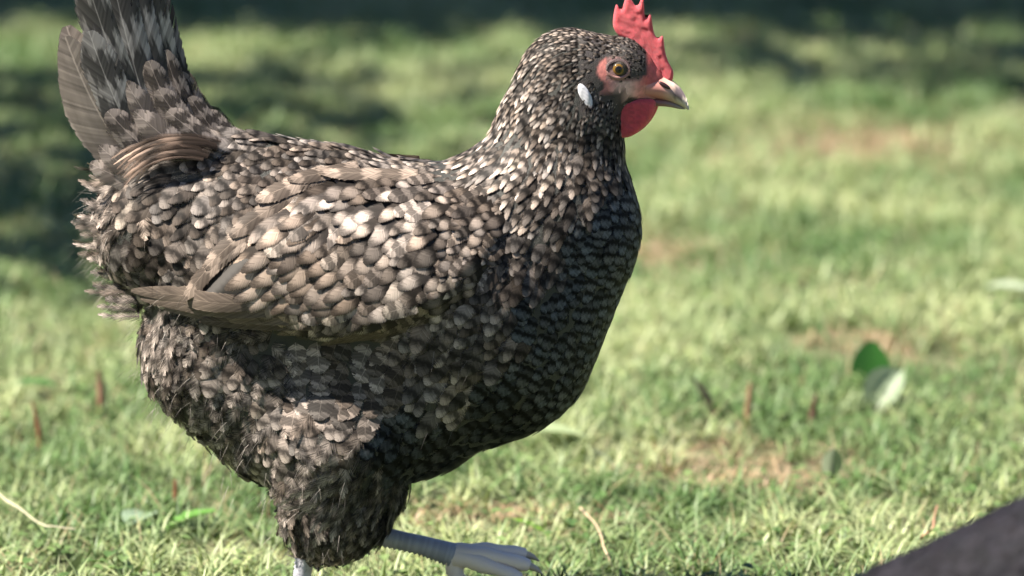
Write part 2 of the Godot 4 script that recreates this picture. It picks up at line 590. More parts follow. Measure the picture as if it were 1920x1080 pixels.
func surface_nets(lo: Vector3, hi: Vector3, cell: float, b: Buf, colour: Callable) -> void:
	var nx := int(ceil((hi.x - lo.x) / cell)) + 1
	var ny := int(ceil((hi.y - lo.y) / cell)) + 1
	var nz := int(ceil((hi.z - lo.z) / cell)) + 1
	var f := PackedFloat32Array()
	f.resize(nx * ny * nz)
	for z in nz:
		for y in ny:
			var x := 0
			while x < nx:
				var d := body(lo + Vector3(x, y, z) * cell)
				var k := (z * ny + y) * nx + x
				f[k] = d
				# far from the surface the next cells share the sign
				var skip := int(absf(d) * 0.55 / cell) - 1
				x += 1
				while skip > 0 and x < nx:
					k += 1
					f[k] = d
					x += 1
					skip -= 1
	var id := PackedInt32Array()
	id.resize(nx * ny * nz)
	id.fill(-1)
	var corner := [Vector3i(0, 0, 0), Vector3i(1, 0, 0), Vector3i(0, 1, 0), Vector3i(1, 1, 0), Vector3i(0, 0, 1), Vector3i(1, 0, 1), Vector3i(0, 1, 1), Vector3i(1, 1, 1)]
	var off := PackedInt32Array()
	for c in corner:
		off.append((c.z * ny + c.y) * nx + c.x)
	var edges := [[0, 1], [2, 3], [4, 5], [6, 7], [0, 2], [1, 3], [4, 6], [5, 7], [0, 4], [1, 5], [2, 6], [3, 7]]
	for z in nz - 1:
		for y in ny - 1:
			for x in nx - 1:
				var k := (z * ny + y) * nx + x
				var inside := 0
				for c in 8:
					if f[k + off[c]] < 0.0:
						inside += 1
				if inside == 0 or inside == 8:
					continue
				var s := Vector3.ZERO
				var m := 0
				for e in edges:
					var f0 := f[k + off[e[0]]]
					var f1 := f[k + off[e[1]]]
					if (f0 < 0.0) != (f1 < 0.0):
						s += Vector3(corner[e[0]]).lerp(Vector3(corner[e[1]]), f0 / (f0 - f1))
						m += 1
				var p := lo + (Vector3(x, y, z) + s / m) * cell
				var d0 := body(p)
				var g := Vector3(body(p + Vector3(0.002, 0, 0)) - d0, body(p + Vector3(0, 0.002, 0)) - d0, body(p + Vector3(0, 0, 0.002)) - d0).normalized()
				id[k] = b.put(p, g, Vector2(p.x, p.y) * 8.0, colour.call(p))
	for z in range(1, nz - 1):
		for y in range(1, ny - 1):
			for x in range(1, nx - 1):
				var k := (z * ny + y) * nx + x
				var here := f[k] < 0.0
				for axis in 3:
					var step: int = [1, nx, nx * ny][axis]
					if here == (f[k + step] < 0.0):
						continue
					var u: int = [nx, nx * ny, 1][axis]
					var w: int = [nx * ny, 1, nx][axis]
					var q := [id[k], id[k - u], id[k - u - w], id[k - w]]
					if q[0] < 0 or q[1] < 0 or q[2] < 0 or q[3] < 0:
						continue
					b.tri(q[0], q[1], q[2])
					b.tri(q[0], q[2], q[3])


# ---------------------------------------------------------------- feathers
func feather(b: Buf, p: Vector3, n: Vector3, d: Vector3, L: float, W: float, cell: int, tint: Color, h0: float, h1: float, cup: float, on_body := true, curl := 0.0, rows := 6, cols := 4) -> void:
	# one feather: a vane of the right outline, arched across and along, its quill at p and its tip towards d
	d = (d - n * d.dot(n)).normalized()
	var s := d.cross(n).normalized()
	var first := b.v.size()
	var ox := (cell % 4) * 0.25
	var oy := (cell / 4) * 0.5
	var grid := PackedVector3Array()
	for i in rows + 1:
		var v := float(i) / rows
		var c := p + d * (L * v)
		var h := lerpf(h0, h1, v) - 0.03 * W * pow(v, 5.0)
		if on_body:
			c += n * (h - surf(c) * 0.9)
		else:
			c += n * (h + curl * L * v * v)
		for j in cols + 1:
			var u := 2.0 * j / cols - 1.0
			grid.append(c + s * (W * 0.5 * u) - n * (cup * W * u * u * (0.35 + 0.65 * v)))
	var w := cols + 1
	for i in rows + 1:
		for j in w:
			var k := i * w + j
			var du := grid[k + (1 if j < cols else 0)] - grid[k - (1 if j > 0 else 0)]
			var dv := grid[k + (w if i < rows else 0)] - grid[k - (w if i > 0 else 0)]
			var nn := du.cross(dv).normalized()
			if nn.dot(n) < 0.0:
				nn = -nn
			b.put(grid[k], nn, Vector2(ox + (0.004 + 0.992 * j / cols) * 0.25, oy + (0.008 + 0.984 * i / rows) * 0.5), tint)
	for i in rows:
		for j in cols:
			var k := first + i * w + j
			b.tri(k, k + 1, k + w)
			b.tri(k + 1, k + w + 1, k + w)


func long_feather(b: Buf, a: Vector3, m: Vector3, e: Vector3, W: float, hint: Vector3, cell: int, tint: Color, cup := 0.10, rows := 12, cols := 6, twist := 0.0) -> void:
	# a long quill feather along the curve a, m, e
	var first := b.v.size()
	var ox := (cell % 4) * 0.25
	var oy := (cell / 4) * 0.5
	var grid := PackedVector3Array()
	var nn0 := []
	for i in rows + 1:
		var v := float(i) / rows
		var c := a.lerp(m, v).lerp(m.lerp(e, v), v)
		var t := (a.lerp(m, 0.0) * 0.0 + (m - a) * (1.0 - v) + (e - m) * v).normalized()
		var s := t.cross(hint).normalized()
		var n := s.cross(t).normalized()
		if twist != 0.0:
			s = s.rotated(t, twist * v)
			n = n.rotated(t, twist * v)
		nn0.append(n)
		for j in cols + 1:
			var u := 2.0 * j / cols - 1.0
			grid.append(c + s * (W * 0.5 * u) - n * (cup * W * u * u))
	var w := cols + 1
	for i in rows + 1:
		for j in w:
			var k := i * w + j
			var du := grid[k + (1 if j < cols else 0)] - grid[k - (1 if j > 0 else 0)]
			var dv := grid[k + (w if i < rows else 0)] - grid[k - (w if i > 0 else 0)]
			var nn := du.cross(dv).normalized()
			if nn.dot(nn0[i]) < 0.0:
				nn = -nn
			b.put(grid[k], nn, Vector2(ox + (0.004 + 0.992 * j / cols) * 0.25, oy + (0.008 + 0.984 * i / rows) * 0.5), tint)
	for i in rows:
		for j in cols:
			var k := first + i * w + j
			b.tri(k, k + 1, k + w)
			b.tri(k + 1, k + w + 1, k + w)


func strand(b: Buf, p: Vector3, d: Vector3, droop: Vector3, L: float, W: float, col: Color) -> void:
	# one thread of down
	var s := d.cross(Vector3(rng.randfn(), rng.randfn(), rng.randfn())).normalized()
	var n := s.cross(d).normalized()
	var first := b.v.size()
	for k in 4:
		var t := k / 3.0
		var c := p + d * (L * t) + droop * (L * t * t)
		var w := W * (1.0 - 0.8 * t)
		b.put(c - s * w, n, Vector2(0, t), col)
		b.put(c + s * w, n, Vector2(1, t), col)
	for k in 3:
		var a := first + k * 2
		b.tri(a, a + 1, a + 2)
		b.tri(a + 1, a + 3, a + 2)


# plumage chart: X, Y, lie of the feather (dx, dy down), length, width, spacing, kind, tone, area
const CHART := [
	[1150, 85, -0.8, -0.1, 25.9, 9.9, 7.3, HACKLE, 0.40, 0],
	[1090, 75, -0.9, 0.3, 30.5, 11.0, 8.5, HACKLE, 0.45, 0],
	[1195, 105, -0.9, -0.3, 18.8, 7.2, 4.8, HACKLE, 0.36, 0],
	[1180, 90, -0.9, -0.2, 20.0, 7.2, 5.0, HACKLE, 0.36, 0],
	[1180, 185, -0.8, 0.5, 17.1, 6.7, 5.8, HACKLE, 0.45, 0],
	[1120, 180, -0.6, 0.7, 24.4, 9.9, 7.8, HACKLE, 0.5, 0],
	[1050, 130, -0.7, 0.6, 39.6, 13.1, 10.1, HACKLE, 0.49, 0],
	[980, 150, -0.5, 0.8, 48.8, 15.4, 11.2, HACKLE, 0.95, 0],
	[945, 230, -0.3, 0.95, 58.0, 22.0, 15.0, HACKLE, 1.0, 0],
	[1040, 230, -0.4, 0.9, 61.0, 23.2, 15.0, HACKLE, 0.85, 0],
	[1130, 250, -0.3, 0.95, 51.9, 24.8, 15.0, HACKLE, 0.50, 0],
	[1120, 290, -0.25, 0.95, 48.6, 34.1, 14.9, SADDLE, 0.5, 0],
	[960, 320, -0.55, 0.85, 67.1, 27.5, 17.6, HACKLE, 1.15, 0],
	[1040, 350, -0.35, 0.93, 67.1, 30.1, 18.8, HACKLE, 0.62, 0],
	[880, 345, -0.7, 0.65, 64.0, 30.1, 18.8, HACKLE, 1.25, 0],
	[1000, 440, -0.4, 0.9, 55.9, 34.1, 17.0, SADDLE, 0.5, 1],
	[1160, 360, -0.25, 0.97, 58, 44, 22, BREAST, 0.55, 1],
	[1120, 430, -0.3, 0.95, 58, 44, 22, BREAST, 0.5, 1],
	[1160, 520, -0.35, 0.93, 58, 44, 22, BREAST, 0.5, 1],
	[1060, 560, -0.45, 0.9, 58, 44, 22, BREAST, 0.42, 1],
	[1080, 660, -0.6, 0.8, 58, 44, 22, BREAST, 0.45, 1],
	[900, 600, -0.6, 0.8, 60.7, 44.6, 20.9, SADDLE, 0.85, 1],
	[850, 660, -0.5, 0.85, 63.2, 49.8, 23.9, SADDLE, 0.89, 1],
	[960, 740, -0.75, 0.65, 68.2, 54.0, 31.2, BREAST, 0.2, 1],
	[830, 830, -0.85, 0.5, 73.8, 54.0, 32.7, BREAST, 0.2, 1],
	[760, 300, -0.95, 0.4, 48.6, 34.1, 17.0, SADDLE, 1.05, 2],
	[640, 290, -0.9, 0.5, 51.0, 36.7, 17.9, SADDLE, 0.60, 2],
	[520, 290, -0.8, 0.6, 55.9, 39.3, 18.9, SADDLE, 0.57, 2],
	[420, 350, -0.6, 0.8, 63.2, 49.8, 22.9, SADDLE, 0.60, 2],
	[320, 330, -0.55, 0.8, 65.6, 49.8, 23.9, SADDLE, 0.57, 2],
	[400, 450, -0.5, 0.85, 65.6, 55.1, 25.9, SADDLE, 0.60, 2],
	[280, 460, -0.4, 0.9, 65.6, 55.1, 25.9, SADDLE, 0.50, 2],
	[385, 245, -0.75, -0.65, 52, 38.9, 18.0, SADDLE, 0.67, 2],
	[330, 190, -0.35, -0.95, 60, 41.0, 19.7, SADDLE, 0.63, 2],
	[330, 240, -0.8, -0.5, 72.9, 47.2, 23.9, SADDLE, 0.63, 2],
	[205, 400, -0.85, 0.45, 72.8, 41.6, 27.3, FLUFF, 1.32, 3],
	[220, 540, -0.8, 0.55, 72.8, 41.6, 27.3, FLUFF, 1.15, 3],
	[320, 620, -0.5, 0.85, 67.6, 39.0, 22.1, FLUFF, 1.20, 3],
	[420, 620, -0.4, 0.9, 60.7, 47.2, 22.0, SADDLE, 1.09, 3],
	[300, 720, -0.5, 0.85, 67.6, 44.2, 26.0, FLUFF, 0.97, 3],
	[400, 790, -0.45, 0.9, 70.2, 46.8, 28.6, FLUFF, 0.92, 3],
	[500, 700, -0.35, 0.93, 60.7, 52.5, 24.9, SADDLE, 1.20, 3],
	[500, 820, -0.3, 0.95, 63.2, 49.8, 23.9, SADDLE, 1.20, 3],
	[600, 700, -0.2, 0.97, 62.4, 52.0, 27.0, TERTIAL, 0.85, 3],
	[700, 690, -0.3, 0.95, 65.0, 54.6, 28.1, TERTIAL, 0.8, 3],
	[620, 800, -0.2, 0.97, 60.7, 52.5, 24.9, SADDLE, 1.76, 3],  # raised tone paints sunlight on the thigh, as do the next two
	[570, 900, -0.5, 0.85, 84, 39.0, 24.7, FLUFF, 1.7, 3],
	[630, 900, -0.6, 0.8, 84.0, 36.0, 22.0, FLUFF, 1.5, 3],
	[720, 950, -0.4, 0.9, 60.0, 36.0, 22.0, FLUFF, 0.25, 3],  # lowered tone paints shade on the thigh's underside, as does the next
	[680, 880, -0.6, 0.8, 72.8, 39.0, 24.7, FLUFF, 0.35, 3],
	[760, 800, -0.6, 0.8, 73.8, 54.0, 32.7, BREAST, 0.25, 3],
	[600, 1000, -0.2, 0.98, 54.6, 28.6, 18.2, FLUFF, 0.57, 3],
]


func chart(f: Vector2) -> Array:
	# what grows at this place: nearest kind, blended lie and size
	var best := 1e18
	var near := 0
	var sw := 0.0
	var dx := 0.0
	var dy := 0.0
	var L := 0.0
	var W := 0.0
	var sp := 0.0
	var tone := 0.0
	for k in CHART.size():
		var r: Array = CHART[k]
		var q: float = (f.x - r[0]) * (f.x - r[0]) + (f.y - r[1]) * (f.y - r[1])
		if q < best:
			best = q
			near = k
		if q > 60000.0:
			continue
		var w: float = 1.0 / (q * q + 90000.0)
		sw += w
		dx += w * r[2]
		dy += w * r[3]
		L += w * r[4]
		W += w * r[5]
		sp += w * r[6]
		tone += w * r[8]
	if sw == 0.0:
		var r: Array = CHART[near]
		return [r[2], r[3], r[4], r[5], r[6], r[7], r[8], r[9]]
	return [dx / sw, dy / sw, L / sw, W / sw, sp / sw, CHART[near][7], tone / sw, CHART[near][9]]


func face(f: Vector2) -> float:
	# how bare the skin is: 1 round the eye and in the stripe from there to the beak, 0 under feathers
	var eye := Vector2((f.x - 1149.0) / 33.0, (f.y - 131.0) / 28.0).length()
	var up := lerpf(148.0, 138.0, clampf((f.x - 1160.0) / 50.0, 0.0, 1.0))
	var low := lerpf(170.0, 184.0, clampf((f.x - 1130.0) / 70.0, 0.0, 1.0))
	var stripe := minf(minf(f.y - up, low - f.y) / 4.0, (f.x - 1128.0) / 8.0)
	return clampf(maxf((1.0 - eye) * 8.0, stripe), 0.0, 1.0)


func bare(f: Vector2) -> bool:
	return face(f) > 0.5 or f.x > 1216.0 or Vector2((f.x - 1096.0) / 9.0, (f.y - 181.0) / 22.0).length_squared() < 1.0


func plumage(b: Buf, areas: Array, tint: Color, skip: Callable) -> void:
	# sows feathers over the body's triangles, spaced as the chart says, and grows them into the buffers of the areas
	var cells := {}
	var big := 38.0 * K
	var down: Buf = areas[4]
	for t in range(0, b.i.size(), 3):
		var p0 := b.v[b.i[t]]
		var p1 := b.v[b.i[t + 1]]
		var p2 := b.v[b.i[t + 2]]
		var mid := (p0 + p1 + p2) / 3.0
		var f := flat(mid)
		if skip.call(f, mid):
			continue
		var ch := chart(f)
		var sp: float = ch[4] * K
		var area := (p1 - p0).cross(p2 - p0).length() * 0.5
		var tries := area * (9.0 if ch[5] == BREAST else 7.0) / (sp * sp)
		var many := int(tries) + (1 if rng.randf() < tries - int(tries) else 0)
		for k in many:
			var r1 := sqrt(rng.randf())
			var r2 := rng.randf()
			var p := p0 * (1.0 - r1) + p1 * (r1 * (1.0 - r2)) + p2 * (r1 * r2)
			var key := Vector3i((p / big).floor())
			var free := true
			for gz in [-1, 0, 1]:
				for gy in [-1, 0, 1]:
					for gx in [-1, 0, 1]:
						var near: Variant = cells.get(key + Vector3i(gx, gy, gz))
						if near != null:
							for o in near:
								if o.distance_squared_to(p) < sp * sp * 0.58:
									free = false
									break
						if not free: break
					if not free: break
				if not free: break
			if not free:
				continue
			# breast feathers stand in level rows
			if ch[5] == BREAST and ch[7] == 1 and absf(fposmod(flat(p).y / 25.0, 1.0) - 0.5) > 0.2:
				continue
			if not cells.has(key):
				cells[key] = PackedVector3Array()
			cells[key].append(p)
			var n := grad(p)
			var kind: int = ch[5]
			if ch[7] == 3 and kind == SADDLE and rng.randf() < 0.45:
				kind = FLUFF
			var loose := 0.34 if kind == FLUFF else 0.1 if kind == BREAST else 0.2
			var dir := Vector3(ch[0] + rng.randfn() * loose, -ch[1] + rng.randfn() * loose, rng.randfn() * loose * 0.7)
			if (dir - n * dir.dot(n)).length() < 0.25:
				dir += Vector3(-0.4, -0.3, 0.0)
			var L: float = ch[2] * K * rng.randf_range(0.85, 1.2)
			var W: float = ch[3] * K * rng.randf_range(0.85, 1.15)
			var tone: float = ch[6] * ((0.28 + 1.3 * pow(rng.randf(), 2.0)) if kind != BREAST else rng.randf_range(0.7, 1.25))
			var warm := rng.randf_range(-0.05, 0.07)
			var col := Color(tint.r * tone * (1.0 + warm), tint.g * tone, tint.b * tone * (1.0 - warm))
			var rise: float = [4.5, 4.0, 2.2, 3.0, 7.5, 4.0, 4.0, 4.0][kind]
			var lift := rise * K * (L / (46.0 * K)) * rng.randf_range(0.7, 1.4) * (2.2 if kind == SADDLE and rng.randf() < 0.05 else 1.0)
			feather(areas[ch[7]], p, n, dir, L, W, kind, col, -0.0008, lift, 0.08, true, 0.0, 5, 4)
			if kind == SADDLE and rng.randf() < 0.5:
				var dd := (dir.normalized() + n * rng.randf_range(0.0, 0.3) + Vector3(rng.randfn(), rng.randfn(), rng.randfn()) * 0.3).normalized()
				var s: float = rng.randf_range(0.03, 0.25) * ch[6]
				strand(down, p + dir.normalized() * L * 0.75 + n * lift * 0.6, dd, dir.normalized() * 0.3 + Vector3(0, -0.3, 0), L * rng.randf_range(0.25, 0.5), 0.00014, Color(s, s * 0.9, s * 0.82))
			if kind == FLUFF:
				for q in 2:
					var dd := (dir.normalized() * 0.8 + n * rng.randf_range(0.05, 0.6) + Vector3(rng.randfn(), rng.randfn(), rng.randfn()) * 0.3).normalized()
					var s: float = tint.r * rng.randf_range(0.05, 0.32) * ch[6]
					strand(down, p + dir.normalized() * L * rng.randf_range(0.3, 0.8), dd, dir.normalized() * 0.6 + Vector3(0, -0.35, 0), L * rng.randf_range(0.15, 0.32), 0.00012, Color(s, s * 0.9, s * 0.8))


# ---------------------------------------------------------------- the hen
const WING := [Vector2(905, 350), Vector2(960, 400), Vector2(955, 470), Vector2(900, 540), Vector2(820, 590), Vector2(720, 632), Vector2(610, 645), Vector2(520, 622), Vector2(430, 600), Vector2(330, 575), Vector2(395, 505), Vector2(480, 425), Vector2(570, 358), Vector2(700, 335), Vector2(820, 335)]

func make_hen() -> void:
	var hen := thing("hen", Vector3((560.0 - 960.0) * K, 0, 0), "grey brown barred hen with red comb striding across the lawn", "hen", "hens on the lawn")
	prim.clear()
	bone(470, 470, 0, 200, 870, 545, 0, 250, 0.84)      # trunk
	bone(1004, 425, 0, 196, 900, 600, 0, 230, 0.80)     # breast
	bone(740, 675, 0, 226, 560, 655, 0, 190, 0.82)      # belly
	bone(430, 640, 0, 165, 555, 740, 0, 172, 0.80)      # abdomen
	bone(335, 420, 0, 148, 470, 470, 0, 185, 0.85)      # rump
	bone(385, 308, 0, 80, 640, 362, 0, 93, 0.72)      # loins
	bone(345, 310, 0, 95, 285, 170, 0, 40, 0.7)        # root of the tail
	bone(1034, 400, 0, 150, 1050, 236, 0, 111, 0.76)    # neck
	bone(1050, 236, 0, 111, 1072, 150, 0, 94, 0.68)
	bone(1072, 150, 0, 92, 1160, 132, 0, 60, 0.60)      # head
	bone(1160, 134, 0, 58, 1212, 155, 0, 32, 0.58)
	bone(640, 795, 84, 148, 628, 925, 74, 102, 0.8)      # near thigh
	bone(628, 925, 70, 100, 590, 998, 70, 30, 0.8)
	bone(660, 780, -90, 140, 675, 930, -80, 84, 0.8)    # far thigh
	bone(675, 930, -80, 84, 685, 1005, -70, 28, 0.8)
	make_wing_bump()
	# the body, one skin: coarse where the plumage hides it, fine on the head
	var b := Buf.new()
	var colour := func(p: Vector3) -> Color:
		var f := flat(p)
		if f.x > 1085.0 and f.y < 215.0:
			var s := 0.8 + 0.4 * hash1(int(f.x * 0.5), int(f.y * 0.5))
			var red := Color(0.62, 0.21, 0.18).lerp(Color(0.64, 0.42, 0.37), clampf(1.3 - absf(f.x - 1168.0) / 26.0, 0.0, 1.0))
			if f.y < 150.0 and f.x > 1135.0 and f.x < 1200.0:
				red = Color(0.24, 0.13, 0.12)
			if f.x > 1196.0:
				red = red.lerp(Color(0.46, 0.10, 0.09) if f.y < 156.0 else Color(0.52, 0.24, 0.19), clampf((f.x - 1196.0) / 14.0, 0.0, 1.0))
			var skin := Color(0.035, 0.028, 0.026).lerp(red, maxf(face(f), clampf((f.x - 1208.0) / 6.0, 0.0, 1.0)))
			return Color(skin.r * s, skin.g * s, skin.b * s)
		return Color(0.022, 0.02, 0.018)
	surface_nets(at(150, 1075) - Vector3(0, 0, 0.125), Vector3(at(1240, 0).x, at(0, 20).y, 0.125), 0.008, b, colour)
	var head := Buf.new()
	surface_nets(Vector3(at(1080, 0).x, at(0, 235).y, -0.045), Vector3(at(1250, 0).x, at(0, 50).y, 0.045), 0.0018, head, colour)
	var whole := Buf.new()
	for part in [b, head]:
		var o := whole.v.size()
		whole.v.append_array(part.v); whole.n.append_array(part.n); whole.uv.append_array(part.uv); whole.c.append_array(part.c)
		for k in part.i:
			whole.i.append(k + o)
	add_mesh("body", whole.mesh(M.skin), hen)
	# plumage sown over it
	var areas := [Buf.new(), Buf.new(), Buf.new(), Buf.new(), Buf.new()]
	under_wing = true
	plumage(b, areas, Color(1, 1, 1), func(f: Vector2, p: Vector3) -> bool:
		return bare(f) or (f.x > 1085.0 and f.y < 215.0) or wing_lift(p) > 36.0 * K)
	plumage(head, areas, Color(1, 1, 1), func(f: Vector2, p: Vector3) -> bool:
		return bare(f) or not (f.x > 1085.0 and f.y < 215.0))
	under_wing = false
	for k in 5:
		if areas[k].v.size():
			tag(add_mesh(["hackle_plumage", "breast_plumage", "saddle_plumage", "thigh_plumage", "down"][k], areas[k].mesh(M.down if k == 4 else M.feather), hen), ["speckled hackle feathers with pale tips", "black breast feathers with narrow pale bars", "dark brown saddle feathers with pale tips", "soft mottled thigh and belly feathers", "loose threads of pale down"][k], "", "", "stuff")
	make_wings(hen)
	make_tail(hen)
	make_head(hen)
	make_legs(hen)


func make_wing_bump() -> void:
	bump.resize(128 * 120)
	var poly := PackedVector2Array(WING)
	for y in 120:
		for x in 128:
			var p := Vector2(x, y) * 10.0
			var v := 0.0
			if Geometry2D.is_point_in_polygon(p, poly):
				var d := 1e9
				for k in poly.size():
					d = minf(d, p.distance_to(Geometry2D.get_closest_point_to_segment(p, poly[k], poly[(k + 1) % poly.size()])))
				var high := 46.0 * clampf((985.0 - p.x) / 190.0, 0.25, 1.0) * clampf((p.y - 300.0) / 130.0, 0.35, 1.0)
				v = high * smoothstep(0.0, 42.0, d)
			bump[y * 128 + x] = v


func mirror(b: Buf) -> Buf:
	var o := Buf.new()
	for k in b.v.size():
		o.put(Vector3(b.v[k].x, b.v[k].y, -b.v[k].z), Vector3(b.n[k].x, b.n[k].y, -b.n[k].z), b.uv[k], b.c[k])
	for k in range(0, b.i.size(), 3):
		o.tri(b.i[k], b.i[k + 1], b.i[k + 2])
	return o


func make_wings(hen: Node3D) -> void:
	# the near wing: a shell over the flank, then its feathers from the trailing edge forwards
	var shell := Buf.new()
	var poly := PackedVector2Array(WING)
	var id := {}
	for gy in range(32, 66):
		for gx in range(32, 98):
			var f := Vector2(gx, gy) * 10.0
			if Geometry2D.is_point_in_polygon(f, poly):
				var p := hit(f.x, f.y)
				var n := grad(p)
				id[Vector2i(gx, gy)] = shell.put(p - n * 0.0008, n, f * 0.01, Color(0.035, 0.03, 0.026))
	for k in id:
		var a: Variant = id.get(k + Vector2i(1, 0))
		var c: Variant = id.get(k + Vector2i(0, 1))
		var e: Variant = id.get(k + Vector2i(1, 1))
		if a != null and e != null and c != null:
			shell.tri(id[k], a, e)
			shell.tri(id[k], e, c)
	var list := []        # [name, Buf]
	var add := func(called: String, X: float, Y: float, dx: float, dy: float, L: float, W: float, cell: int, tone: float, warm: float, h0: float, h1: float, cup := 0.16, rows := 7, cols := 6) -> void:
		var q := Buf.new()
		var p := hit(X, Y)
		var n := grad(p)
		n = (n + Vector3(0, 0, 0.25)).normalized()
		var col := Color(tone * (1.0 + warm), tone, tone * (1.0 - warm))
		feather(q, p, n, Vector3(dx, -dy * KY / K, 0.0) + Vector3(0, 0, 0), L * K, W * K, cell, col, h0 * K, h1 * K, cup, true, 0.0, rows, cols)
		list.append([called, q])
	# long flight feathers whose tips show below the folded wing
	for r in [[560, 560, 300, 566, 52], [580, 572, 318, 582, 52], [600, 590, 360, 600, 48], [620, 600, 420, 613, 46], [640, 612, 486, 624, 44], [700, 610, 560, 648, 44], [760, 600, 640, 652, 40]]:
		var v := Vector2(r[2] - r[0], r[3] - r[1])
		add.call("flight_feather", r[0], r[1], v.x, v.y, v.length() * 1.22, r[4] * 0.8, FLIGHT, rng.randf_range(0.38, 0.68), 0.07, 2.0, 9.0 + rng.randf_range(-4, 5), 0.10, 12, 6)
	# dark feathers under the forward edge
	for r in [[880, 540, 770, 610], [930, 500, 830, 585], [960, 450, 890, 545], [820, 580, 700, 642]]:
		var v := Vector2(r[2] - r[0], r[3] - r[1])
		add.call("flight_feather", r[0], r[1], v.x, v.y, v.length(), 46.0, TERTIAL, 0.32, 0.03, -2.0, 6.0, 0.08, 8, 6)
	# greater coverts: rows of broad tan tips
	var rows := [[Vector2(412, 505), Vector2(505, 640), 6, 40.0, 110.0], [Vector2(440, 470), Vector2(565, 648), 7, 40.0, 100.0], [Vector2(472, 436), Vector2(620, 640), 8, 38.0, 90.0], [Vector2(515, 408), Vector2(640, 596), 8, 36.0, 80.0]]
	for k in rows.size():
		var r: Array = rows[k]
		for j in r[2]:
			var tip: Vector2 = r[0].lerp(r[1], (j + 0.35) / r[2])
			var d := Vector2(-0.84, 0.54).rotated(rng.randf_range(-0.12, 0.12))
			var root: Vector2 = tip - d * r[4]
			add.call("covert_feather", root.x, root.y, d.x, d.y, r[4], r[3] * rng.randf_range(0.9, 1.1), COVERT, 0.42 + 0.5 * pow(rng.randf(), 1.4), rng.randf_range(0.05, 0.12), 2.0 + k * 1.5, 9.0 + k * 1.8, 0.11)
	# tertials along the upper edge of the wing
	var path := [Vector2(690, 338), Vector2(610, 345), Vector2(555, 372), Vector2(505, 412), Vector2(455, 455), Vector2(405, 500), Vector2(350, 545), Vector2(290, 580)]
	for k in range(path.size() - 3, -1, -1):
		var v: Vector2 = path[k + 1] - path[k]
		var root: Vector2 = path[k] - v * 1.2
		add.call("tertial_feather", root.x, root.y, v.x, v.y, v.length() * 2.3, 46.0 if k > 1 else 36.0, TERTIAL, rng.randf_range(0.4, 0.75), 0.07, 10.0, 20.0, 0.16, 9, 6)
	# lesser and median coverts like scales
	var dirs := Vector2(-0.83, 0.56)
	var across := Vector2(dirs.y, -dirs.x)
	for i in range(-16, 17):
		for j in range(-14, 15):
			var base := Vector2(740, 470) + dirs * (i * 25.0) + across * ((j + 0.5 * (i & 1)) * 29.0)
			var f := base + Vector2(rng.randf_range(-5, 5), rng.randf_range(-5, 5))
			if not Geometry2D.is_point_in_polygon(f, poly) or f.x < 528.0 + (f.y - 350.0) * 0.24 or f.y > 610.0 - maxf(0.0, f.x - 760.0) * 0.55:
				continue
			var small := clampf((f.x - 780.0) / 160.0, 0.0, 1.0)
			var low := clampf((f.y - 560.0) / 60.0, 0.0, 1.0)
			var d := dirs.rotated(rng.randf_range(-0.22, 0.22) + 0.25 * clampf((f.y - 500.0) / 120.0, -1.0, 1.0))
			var W := lerpf(lerpf(46.0, 37.0, clampf((f.x - 560.0) / 160.0, 0.0, 1.0)), 27.0, small) * rng.randf_range(0.8, 1.2)
			var tone := lerpf(0.86, 0.62, maxf(small * 0.8, low)) * (0.32 + 1.2 * pow(rng.randf(), 1.6))
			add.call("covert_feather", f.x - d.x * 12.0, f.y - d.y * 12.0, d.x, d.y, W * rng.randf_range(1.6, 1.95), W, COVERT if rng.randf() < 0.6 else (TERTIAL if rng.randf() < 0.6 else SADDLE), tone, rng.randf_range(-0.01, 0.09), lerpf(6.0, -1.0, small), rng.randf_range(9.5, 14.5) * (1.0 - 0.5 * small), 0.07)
			if small > 0.3:
				var g := f + dirs * 12.5 + across * 14.0
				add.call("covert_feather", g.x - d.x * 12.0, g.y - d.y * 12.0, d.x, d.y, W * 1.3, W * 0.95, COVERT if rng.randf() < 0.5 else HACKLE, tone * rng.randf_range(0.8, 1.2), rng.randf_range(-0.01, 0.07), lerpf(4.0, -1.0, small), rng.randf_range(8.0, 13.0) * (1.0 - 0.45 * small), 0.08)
	for side in 2:
		var wing := add_mesh("wing", (shell if side == 0 else mirror(shell)).mesh(M.down), hen)
		if side == 0:
			for q in list:
				add_mesh(q[0], q[1].mesh(M.feather), wing)
		else:
			var all := Buf.new()
			for q in list:
				var m := mirror(q[1])
				var o := all.v.size()
				all.v.append_array(m.v); all.n.append_array(m.n); all.uv.append_array(m.uv); all.c.append_array(m.c)
				for k in m.i:
					all.i.append(k + o)
			tag(add_mesh("wing_plumage", all.mesh(M.feather), wing), "", "", "", "stuff")
	print("wing feathers ", list.size())


